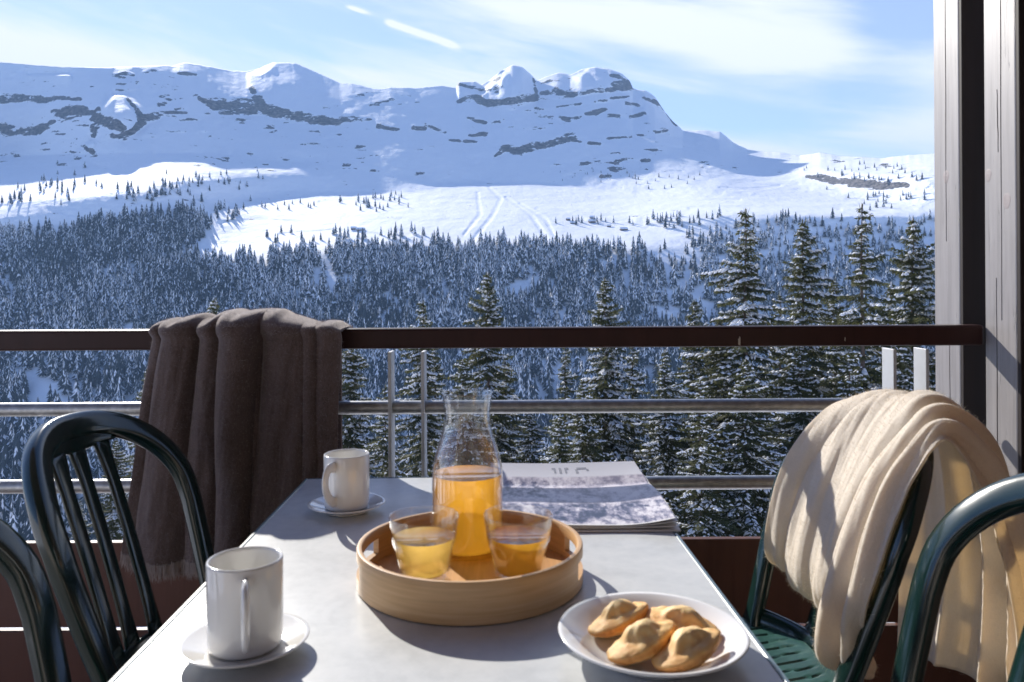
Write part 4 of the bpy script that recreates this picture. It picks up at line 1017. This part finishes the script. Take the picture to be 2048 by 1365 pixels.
def band(lo, hi, soft=.03):
    a = t.n('ShaderNodeMapRange'); t.l(yv, a.inputs[0]); a.inputs[1].default_value = lo - soft; a.inputs[2].default_value = lo + soft
    b = t.n('ShaderNodeMapRange'); t.l(yv, b.inputs[0]); b.inputs[1].default_value = hi - soft; b.inputs[2].default_value = hi + soft
    return t.math('SUBTRACT', a.outputs[0], b.outputs[0], clamp=True)
xm_ = t.n('ShaderNodeMapRange'); t.l(sp.outputs[0], xm_.inputs[0]); xm_.inputs[1].default_value = 0.10; xm_.inputs[2].default_value = 0.04
mk = t.math('ADD', band(0.0, 0.36), t.math('MULTIPLY', band(0.46, 0.80), xm_.outputs[0]), clamp=True)
cc_ = t.mix(mk, pale, rock)
cc_ = t.mix(band(0.84, 2.0, .01), cc_, (0.74, 0.74, 0.78))
cc_ = t.mix(band(-1, 0.012, .004), cc_, (0.78, 0.77, 0.76))
t.col(cc_); t.set(Roughness=0.28, Specular_IOR_Level=0.5); M_COVER = t.m
cov_ = leaf(1.0, -.004, 0.0, .0006).build('cover', M_COVER, mg, True, 40)
tx = MB()
def glyph(u0, u1, v0, v1):
    vs = []
    for (u, v) in ((u0, v0), (u1, v0), (u1, v1), (u0, v1)):
        xl = -.047; x = xl + (mag_right(v) - .004 - xl) * u; y = Y0 + (Y1 - Y0) * v
        vs.append(tx.bm.verts.new((x, y, TZ0 + mag_h(u, v, 1.0) + .0011)))
    tx.bm.faces.new(vs)
for (a, b, c, d) in [(.415, .440, .925, .945), (.427, .440, .885, .925), (.462, .478, .880, .945), (.500, .512, .885, .925), (.500, .527, .925, .945), (.572, .588, .905, .925), (.584, .650, .925, .945), (.645, .662, .905, .925), (.572, .588, .880, .905)]:
    glyph(a, b, c, d)
tx.build('title_letters', plain('grey_cover_print', (0.33, 0.34, 0.38), 0.5), cov_, False)
# ------------------------------------------------------------------ dark green resin chairs
M_CHAIR = plain('dark_green_resin', (0.006, 0.024, 0.021), 0.17, 0.1, 8, 0.03, 120, 0.0006, Specular_IOR_Level=0.6, Coat_Weight=0.3, Coat_Roughness=0.06)
t = NT('mottled_green_seat'); f = t.noise(14, 5, 0.65, stretch=(1, 1, 1)); g = t.noise(90, 3, 0.6)  # paler green than the frame, mottled by noise
t.col(t.ramp(t.math('ADD', t.math('MULTIPLY', f, .75), t.math('MULTIPLY', g, .25)), [(0.35, (0.010, 0.050, 0.042)), (0.55, (0.025, 0.085, 0.070)), (0.75, (0.10, 0.17, 0.14))])); t.set(Roughness=0.35); M_SEAT = t.m
ZTOP = 0.872
def back_pt(w, z):
    """a point of the curved, leaning backrest: w across (-1..1), z height"""
    return Vector((-0.175 - 0.30 * (z - 0.43) - 0.075 * (1 - min(1.0, w * w)), w * (0.178 + 0.14 * max(0, z - 0.46) - 0.10 * max(0, z - 0.74)), z))
BN = Vector((0.92, 0, 0.38))
def make_chair(lab, loc, rz):
    t = thing('garden_chair', lab, 'chair', loc, rz, 'green resin garden chairs around the table')
    # arch
    pts, rad = [], []
    for z in np.linspace(0.40, 0.68, 12): pts.append(back_pt(-1.0 - .02 * math.sin((z - .4) * 9), z))
    m = 34
    for k in range(1, m):
        th = math.pi * k / m; c = math.cos(th); s = math.sin(th)
        w = -math.copysign(abs(c) ** 0.80, c); z = 0.68 + (ZTOP - 0.68) * abs(s) ** 0.85
        pts.append(back_pt(w, z))
    for z in np.linspace(0.68, 0.40, 12): pts.append(back_pt(1.0 + .02 * math.sin((z - .4) * 9), z))
    N = len(pts)
    for i, p in enumerate(pts):
        q = (p.z - 0.40) / (ZTOP - 0.40); fl = max(0, 0.12 - q) / 0.12
        rad.append((0.022 + 0.003 * q + 0.026 * fl ** 1.5, 0.0145 + 0.003 * q))
    MB().sweep(pts, rad, n=22, up=BN, sq=3.2).build('back_frame', M_CHAIR, t)
    # three slats gathered at the middle, joined to the arch by a web
    for w0, w1 in ((-0.36, -0.30), (0.0, 0.0), (0.36, 0.30)):
        sp_ = [back_pt(w0 + (w1 - w0) * k / 15, 0.455 + (0.842 - 0.455) * k / 15) + BN * (0.004 * math.sin(k * .21)) for k in range(16)]
        rr = [(0.0175 + 0.008 * max(0, k / 15 - .82) / .18 + .005 * max(0, .15 - k / 15) / .15, 0.005) for k in range(16)]
        MB().sweep(sp_, rr, n=14, up=BN, sq=3.0).build('slat', M_CHAIR, t)
    wb = [back_pt(w, 0.838 + 0.012 * (1 - abs(w) * 2)) for w in np.linspace(-0.45, 0.45, 15)]
    MB().sweep(wb, [(0.010 + 0.020 * (1 - abs(2 * k / 14 - 1)), 0.008) for k in range(15)], n=12, up=BN, sq=2.4).build('back_web', M_CHAIR, t)
    lb = [back_pt(w, 0.447 - 0.006 * (1 - w * w)) for w in np.linspace(-1, 1, 21)]
    MB().sweep(lb, (0.020, 0.010), n=12, up=BN, sq=2.6).build('lower_rail', M_CHAIR, t)
    # seat with raised strips
    rows_t, rows_b = [], []
    nx_, ny_ = 44, 96
    for i in range(nx_ + 1):
        u = i / nx_; x = -0.235 + 0.455 * u; ra, rb3 = [], []
        hw = 0.205 + 0.015 * math.sin(u * math.pi) - 0.045 * max(0, u - .82) ** 2 / .0324 - 0.03 * max(0, .12 - u) / .12
        for j in range(ny_ + 1):
            s = -1 + 2 * j / ny_; y = s * hw
            e = max(0, abs(s) - .90) / .10; fe = max(0, u - .90) / .10
            z = 0.430 - 0.012 * math.sin(u * math.pi) * (1 - s * s) - 0.022 * max(e, fe) ** 2 + 0.012 * (1 - u) ** 3
            gy = abs(((y + 0.03 * (u - .5) * s) / 0.027 + 100) % 1.0 - 0.5)
            if e == 0 and 0.06 < u < 0.90 and gy > 0.43: z -= 0.0035
            ra.append(Vector((x, y, z))); rb3.append(Vector((x, y, z - .005)))
        rows_t.append(ra); rows_b.append(rb3)
    sm_ = MB(); a = sm_.grid(rows_t); b = sm_.grid(rows_b)
    for p, q in ((a[0], b[0]), (a[-1], b[-1]), ([r[0] for r in a], [r[0] for r in b]), ([r[-1] for r in a], [r[-1] for r in b])):
        for i in range(len(p) - 1): sm_.bm.faces.new((p[i], p[i + 1], q[i + 1], q[i]))
    sm_.build('seat', M_SEAT, t, True, 35)
    for sx_, sy_ in ((1, 1), (1, -1), (-1, 1), (-1, -1)):
        top = Vector((0.165 if sx_ > 0 else -0.185, sy_ * 0.175, 0.418)); ft = Vector((0.215 if sx_ > 0 else -0.275, sy_ * 0.215, 0.0))
        MB().sweep([top.lerp(ft, k / 8) for k in range(9)], [(0.030 - 0.012 * k / 8, 0.020 - .006 * k / 8) for k in range(9)], n=12, up=(0, 1, 0), sq=3.0).build('leg', M_CHAIR, t)
    return t
ch = make_chair('dark green resin chair at the left, its whole slatted back visible before the brown blanket', (-0.470, 1.455, 0), R(-5))
def chair_at(lab, loc, rz):
    o = copy_thing(ch, lab); o.location = loc; o.rotation_euler = (0, 0, rz)
chair_at('dark green resin chair cut off at the lower left corner of the photo', (-0.425, 0.87, 0), R(-2))
chair_at('dark green resin chair carrying the cream blanket on its back', (0.335, 1.43, 0), R(180 + 4))
chair_at('dark green resin chair at the lower right corner, in front of the cream blanket', (0.362, 0.94, 0), R(180))
# ------------------------------------------------------------------ blankets
def wool(name, c, rough=0.9, sheen=0.6, weave=900.0, trans=0.0, tc_=None, lo=.62, hi=1.35):
    t = NT(name); f = t.noise(26, 5, 0.65); g = t.noise(weave, 2, 0.5, stretch=(1, 1, 0.4)); g2 = t.noise(weave, 2, 0.5, stretch=(0.4, 1, 1))
    t.col(t.ramp(t.math('ADD', t.math('MULTIPLY', f, .45), t.math('MULTIPLY', g, .55)), [(0.3, tuple(x * lo for x in c)), (0.5, c), (0.7, tuple(min(1, x * hi) for x in c))]))
    t.set(Roughness=rough, Specular_IOR_Level=0.1); t.b.inputs['Sheen Weight'].default_value = sheen; t.b.inputs['Sheen Roughness'].default_value = 0.45
    t.b.inputs['Sheen Tint'].default_value = (*[min(1, 0.4 + x) for x in c], 1)
    t.bump(t.math('ADD', t.math('MULTIPLY', g, .5), t.math('MULTIPLY', g2, .5)), 0.45, 0.0016)
    if trans:
        tl = t.n('ShaderNodeBsdfTranslucent'); tl.inputs[0].default_value = (*(tc_ or c), 1)
        ms = t.n('ShaderNodeMixShader'); ms.inputs[0].default_value = trans
        t.l(t.b.outputs[0], ms.inputs[1]); t.l(tl.outputs[0], ms.inputs[2]); t.l(ms.outputs[0], t.out.inputs[0])
    return t.m
M_BROWN = wool('brown_wool', (0.130, 0.095, 0.086), sheen=1.0, trans=0.12, weave=330.0)
M_CREAM = wool('cream_wool', (0.88, 0.82, 0.72), sheen=0.5, trans=0.36, weave=420.0, tc_=(0.98, 0.80, 0.52), lo=.9, hi=1.06)
def fuzz(co, nrm, count, ln, wd, seed, name, m, parent):
    """short fibres standing off a cloth"""
    rng = np.random.RandomState(seed); k = rng.randint(0, len(co), count)
    p = co[k] + rng.normal(0, .003, (count, 3)); p -= nrm[k] * np.sum((p - co[k]) * nrm[k], 1)[:, None]
    d = nrm[k] + rng.normal(0, .75, (count, 3)); d /= np.linalg.norm(d, axis=1)[:, None]
    s = np.cross(d, rng.normal(0, 1, (count, 3))); s /= np.linalg.norm(s, axis=1)[:, None]
    L = (ln * rng.uniform(.4, 1.4, count))[:, None]
    tip = p + d * L + rng.normal(0, .0012, (count, 3))
    v = np.stack([p - s * wd, p + s * wd, tip], 1).reshape(-1, 3); f = np.arange(count * 3).reshape(-1, 3)
    return from_np(name, v, f, m, parent)
def cloth(name, rows, m, parent, thick, sub=1):
    mb = MB(); mb.grid(rows); o = mb.build(name, m, parent)
    if sub: s = o.modifiers.new('s', 'SUBSURF'); s.levels = sub; s.render_levels = sub
    if thick: k = o.modifiers.new('t', 'SOLIDIFY'); k.thickness = thick; k.offset = 0.0
    return o
def normals_of(rows):
    A = np.array([[tuple(p) for p in r] for r in rows]); du = np.gradient(A, axis=1); dv = np.gradient(A, axis=0)
    n = np.cross(du, dv); n /= np.linalg.norm(n, axis=2)[..., None] + 1e-9
    return A, n
# brown blanket over the handrail
bb = thing('blanket', 'dark brown wool blanket with fringe hanging in folds over the handrail', 'blanket', (0, 0, 0))
TOP = [(308, 655), (318, 640), (340, 634), (358, 640), (372, 630), (398, 625), (415, 636), (430, 634), (445, 620), (468, 616), (486, 622), (500, 618), (530, 616), (556, 617), (572, 627), (590, 632), (620, 642), (638, 645), (650, 640), (668, 641), (686, 655)]
ROLLS = [  # rounded folds: centre and half width at the rail, centre and half width at the hem, depth
 (322, 15, 262, 24, .026), (374, 40, 324, 54, .056), (434, 26, 404, 40, .060), (486, 38, 468, 36, .084), (525, 11, 504, 11, .034), (578, 45, 562, 62, .056), (627, 17, 618, 20, .044), (664, 26, 646, 28, .040)]
def fold_depth(p, k):
    e = k ** 0.85; d = 0.0
    for c0, w0, c1, w1, dp in ROLLS:
        c = c0 + (c1 - c0) * e + 3 * math.sin(6 * k + c0); w = w0 + (w1 - w0) * e
        q = (p - c) / (w * 1.12)
        if abs(q) < 1: d = max(d, dp * (1 - 0.25 * k) * (1 - abs(q) ** 2.2) ** 0.6)
    return d
NU, NV = 240, 70
rowsF = []
_uu, _kk = np.meshgrid(np.linspace(0, 1, 240), np.linspace(0, 1, 70)); wr_ = 0.006 * fbm(_uu * 14 + _kk * 2, _kk * 5, 61, 4)
u_ = np.linspace(0, 1, NU)
sm_k = np.exp(-0.5 * (np.arange(-4, 5) / 1.6) ** 2); sm_k /= sm_k.sum()
pxs = 308 + (686 - 308) * u_
fo_ = np.array([fold_depth(p, 0.0) for p in pxs])
tp_ = np.convolve(np.pad(np.interp(pxs, [a for a, b in TOP], [b for a, b in TOP]), 4, mode='edge'), sm_k, mode='valid')
for j in range(NV):
    row = []
    for i in range(NU):
        u = u_[i]; px = pxs[i]; topz = P(px, tp_[i] + 3, 1.91).z; fo = fo_[i]
        x_top = P(px, 660, 1.88).x
        if j < 12:                                     # outer side, hanging short
            k = j / 12; z = zt - 0.42 + (zt + 0.0 - (zt - 0.42)) * k; y = 1.985 + 0.012 + fo * .6; x = x_top - 0.004 - 0.030 * u
        elif j < 26:                                   # over the rail
            k = (j - 12) / 13; a = math.pi * k; yc = 1.925; ry = 0.050 + fo * (.35 + .75 * (1 - math.cos(a)) / 2)
            y = yc + (ry + .012) * math.cos(a); z = zt - 0.004 + (topz - zt + .004) * math.sin(a) ** 0.7; x = x_top
        else:                                          # inner side, falling to the fringe
            k = (j - 25) / (NV - 26)
            pb = 252 + (655 - 252) * (0.06 + 0.94 * u if u > .04 else u * 2.5) ; pb = 252 + (665 - 252) * u
            ph = px + (pb - px) * k ** 0.85
            zbot = P(300, 1108, 1.84).z - 0.01 * math.sin(9 * u) - .03 * u
            z = zt - 0.004 + (zbot - (zt - .004)) * k
            amp = fold_depth(ph, k) + 0.004 * math.sin(30 * u + 3 * k) * k + float(wr_[j, i])
            y = 1.868 - amp * 1.1 - 0.010 * k
            x = P(ph + 5 * math.sin(5 * k + 11 * u) * k, 900, 1.85).x
        row.append(Vector((x, y, z)))
    rowsF.append(row)
cloth('blanket_cloth', rowsF, M_BROWN, bb, 0.006)
A, Nn = normals_of(rowsF)
sgn = np.sign((Nn * np.array([0, -1, .3])).sum(2))[..., None]; Nn = np.where(np.arange(NV)[:, None, None] > 18, Nn * sgn, Nn)
M_FUZZ = plain('brown_fibre', (0.46, 0.41, 0.40), 0.9, 0.2)
fuzz(A.reshape(-1, 3), np.where(Nn[..., 2:3] < -0.2, -Nn, Nn).reshape(-1, 3), 80000, .0085, .00020, 3, 'blanket_fuzz', M_FUZZ, bb)
rng = np.random.RandomState(12); fv, ff = [], []
for i in range(1300):
    u = rng.rand(); c = A[-1, min(NU - 1, int(u * NU))] + rng.normal(0, .002, 3); L = rng.uniform(.022, .045); dx = rng.normal(0, .006)
    w = .0009; k = len(fv)
    mid = c + np.array((dx * .3, rng.normal(0, .003), -L * .6)); tip = c + np.array((dx, rng.normal(0, .005), -L))
    fv += [c + (-w, 0, .004), c + (w, 0, .004), mid + (w * .7, 0, 0), mid - (w * .7, 0, 0), tip, tip]; ff += [(k, k + 1, k + 2, k + 3), (k + 3, k + 2, k + 4, k + 5)]
fr = from_np('fringe', np.array(fv) + 1e-9 * np.random.rand(len(fv), 3), np.array(ff), plain('brown_fringe_yarn', (0.30, 0.25, 0.23), 0.9, 0.3, 300), bb)
fr['kind'] = 'stuff'

# cream blanket thrown over the right hand chair's back
cb = thing('blanket', 'cream wool blanket thrown in loose folds over the back of the right hand chair', 'blanket', (0, 0, 0))
CTRL = [  # from the far edge to the near edge; each from the seat side hem over the chair back to the hem behind
 [(1640, 1010, 1.60), (1560, 1120, 1.60), (1530, 1075, 1.59), (1560, 940, 1.58), (1620, 850, 1.59), (1690, 803, 1.62), (1745, 830, 1.68), (1790, 960, 1.72), (1800, 1120, 1.74), (1795, 1300, 1.74)],
 [(1650, 1090, 1.55), (1592, 1166, 1.52), (1585, 1120, 1.50), (1630, 975, 1.50), (1692, 852, 1.52), (1762, 787, 1.55), (1835, 815, 1.60), (1880, 950, 1.64), (1890, 1120, 1.66), (1880, 1330, 1.66)],
 [(1690, 1150, 1.49), (1648, 1196, 1.45), (1640, 1140, 1.43), (1690, 985, 1.43), (1750, 868, 1.45), (1822, 798, 1.48), (1898, 835, 1.53), (1945, 965, 1.57), (1960, 1130, 1.59), (1950, 1370, 1.59)],
 [(1700, 1240, 1.42), (1668, 1255, 1.37), (1668, 1180, 1.35), (1722, 1010, 1.355), (1790, 895, 1.37), (1862, 822, 1.40), (1938, 872, 1.45), (1985, 1000, 1.49), (2010, 1150, 1.51), (2010, 1400, 1.51)],
 [(1715, 1330, 1.34), (1690, 1330, 1.29), (1695, 1240, 1.27), (1755, 1030, 1.275), (1822, 915, 1.29), (1886, 852, 1.325), (1960, 915, 1.37), (2015, 1040, 1.41), (2055, 1190, 1.43), (2065, 1430, 1.43)],
 [(1738, 1275, 1.30), (1722, 1270, 1.24), (1735, 1180, 1.225), (1788, 1025, 1.23), (1846, 925, 1.25), (1893, 880, 1.275), (1945, 950, 1.31), (1995, 1060, 1.34), (2035, 1210, 1.36), (2050, 1440, 1.36)],
]
NS, NTT = 190, 130
cols_ = [catmull([tuple(P(*q)) for q in r], NTT) for r in CTRL]
G = np.array([catmull([cols_[s][t_] for s in range(len(CTRL))], NS) for t_ in range(NTT)])       # [t][s]
du = np.gradient(G, axis=1); dv = np.gradient(G, axis=0); Nc = np.cross(du, dv); Nc /= np.linalg.norm(Nc, axis=2)[..., None] + 1e-9
if (Nc[NTT // 2, NS // 2, 2]) < 0: Nc = -Nc
S, T_ = np.meshgrid(np.linspace(0, 1, NS), np.linspace(0, 1, NTT))
def ridged(x): return np.abs(np.sin(x)) ** 0.7
Sw = S + 0.06 * np.sin(7 * S + 1) + 0.04 * np.sin(4.5 * T_ + 5 * S) + 0.02 * fbm(S * 3, T_ * 4, 93, 3)
ph = Sw * 3.8 * 2 * math.pi + 1.9 * T_ + 0.8 * np.sin(5 * T_ + 3 * S)
far_ = np.clip(S / 0.22, 0.15, 1); near_ = 1 - 0.6 * np.clip((S - .85) / .15, 0, 1)
amp = 0.046 * (0.30 + 0.95 * np.abs(T_ - 0.5) * 2) * (1 + 0.45 * np.sin(9 * S + 2)) * far_ * near_
disp = -0.006 * np.clip(np.abs(T_ - .5) * 4, 0, 1) + amp * (ridged(ph / 2) - 0.35 * np.clip(np.abs(T_ - .5) * 3, 0, 1)) + 0.10 * amp * ridged(ph * 1.15 + 1.0) + 0.0025 * np.sin(S * 31 + T_ * 13 + 4 * np.sin(3 * S)) * (0.3 + np.abs(T_ - .5)) + 0.012 * fbm(S * 7 + T_ * 3, T_ * 3, 91, 4)
G2 = G + Nc * disp[..., None]
rowsC = [[Vector(p) for p in r] for r in G2]
cloth('blanket_cloth', rowsC, M_CREAM, cb, 0.0045)
A, Nn = normals_of(rowsC)
if Nn[NTT // 2, NS // 2, 2] < 0: Nn = -Nn
fuzz(A.reshape(-1, 3), Nn.reshape(-1, 3), 26000, .0085, .00025, 4, 'blanket_fuzz', plain('cream_fibre', (0.78, 0.68, 0.52), 0.9, 0.1), cb)
# ------------------------------------------------------------------ air: blue haze that veils the far slopes
t = NT('air'); t.t.nodes.remove(t.b)
pv = t.n('ShaderNodeVolumePrincipled'); pv.inputs['Color'].default_value = (0.40, 0.64, 1.0, 1); pv.inputs['Density'].default_value = 0.00013; pv.inputs['Anisotropy'].default_value = 0.0
t.l(pv.outputs[0], t.out.inputs['Volume'])
zlo, zhi = float(TZ.min()) - 1.0, float(TZ.max()) + 30.0
xm = float(np.abs(TX).max()) + 10; ym = float(TY.max()) + 10
hz_ = MB().box(0, (ym - 310) / 2, (zlo + zhi) / 2, 2 * xm, ym + 310, zhi - zlo).build('haze', t.m, smooth=False)
tag(hz_, 'thin blue mountain air between balcony and peaks', 'haze', kind='stuff')
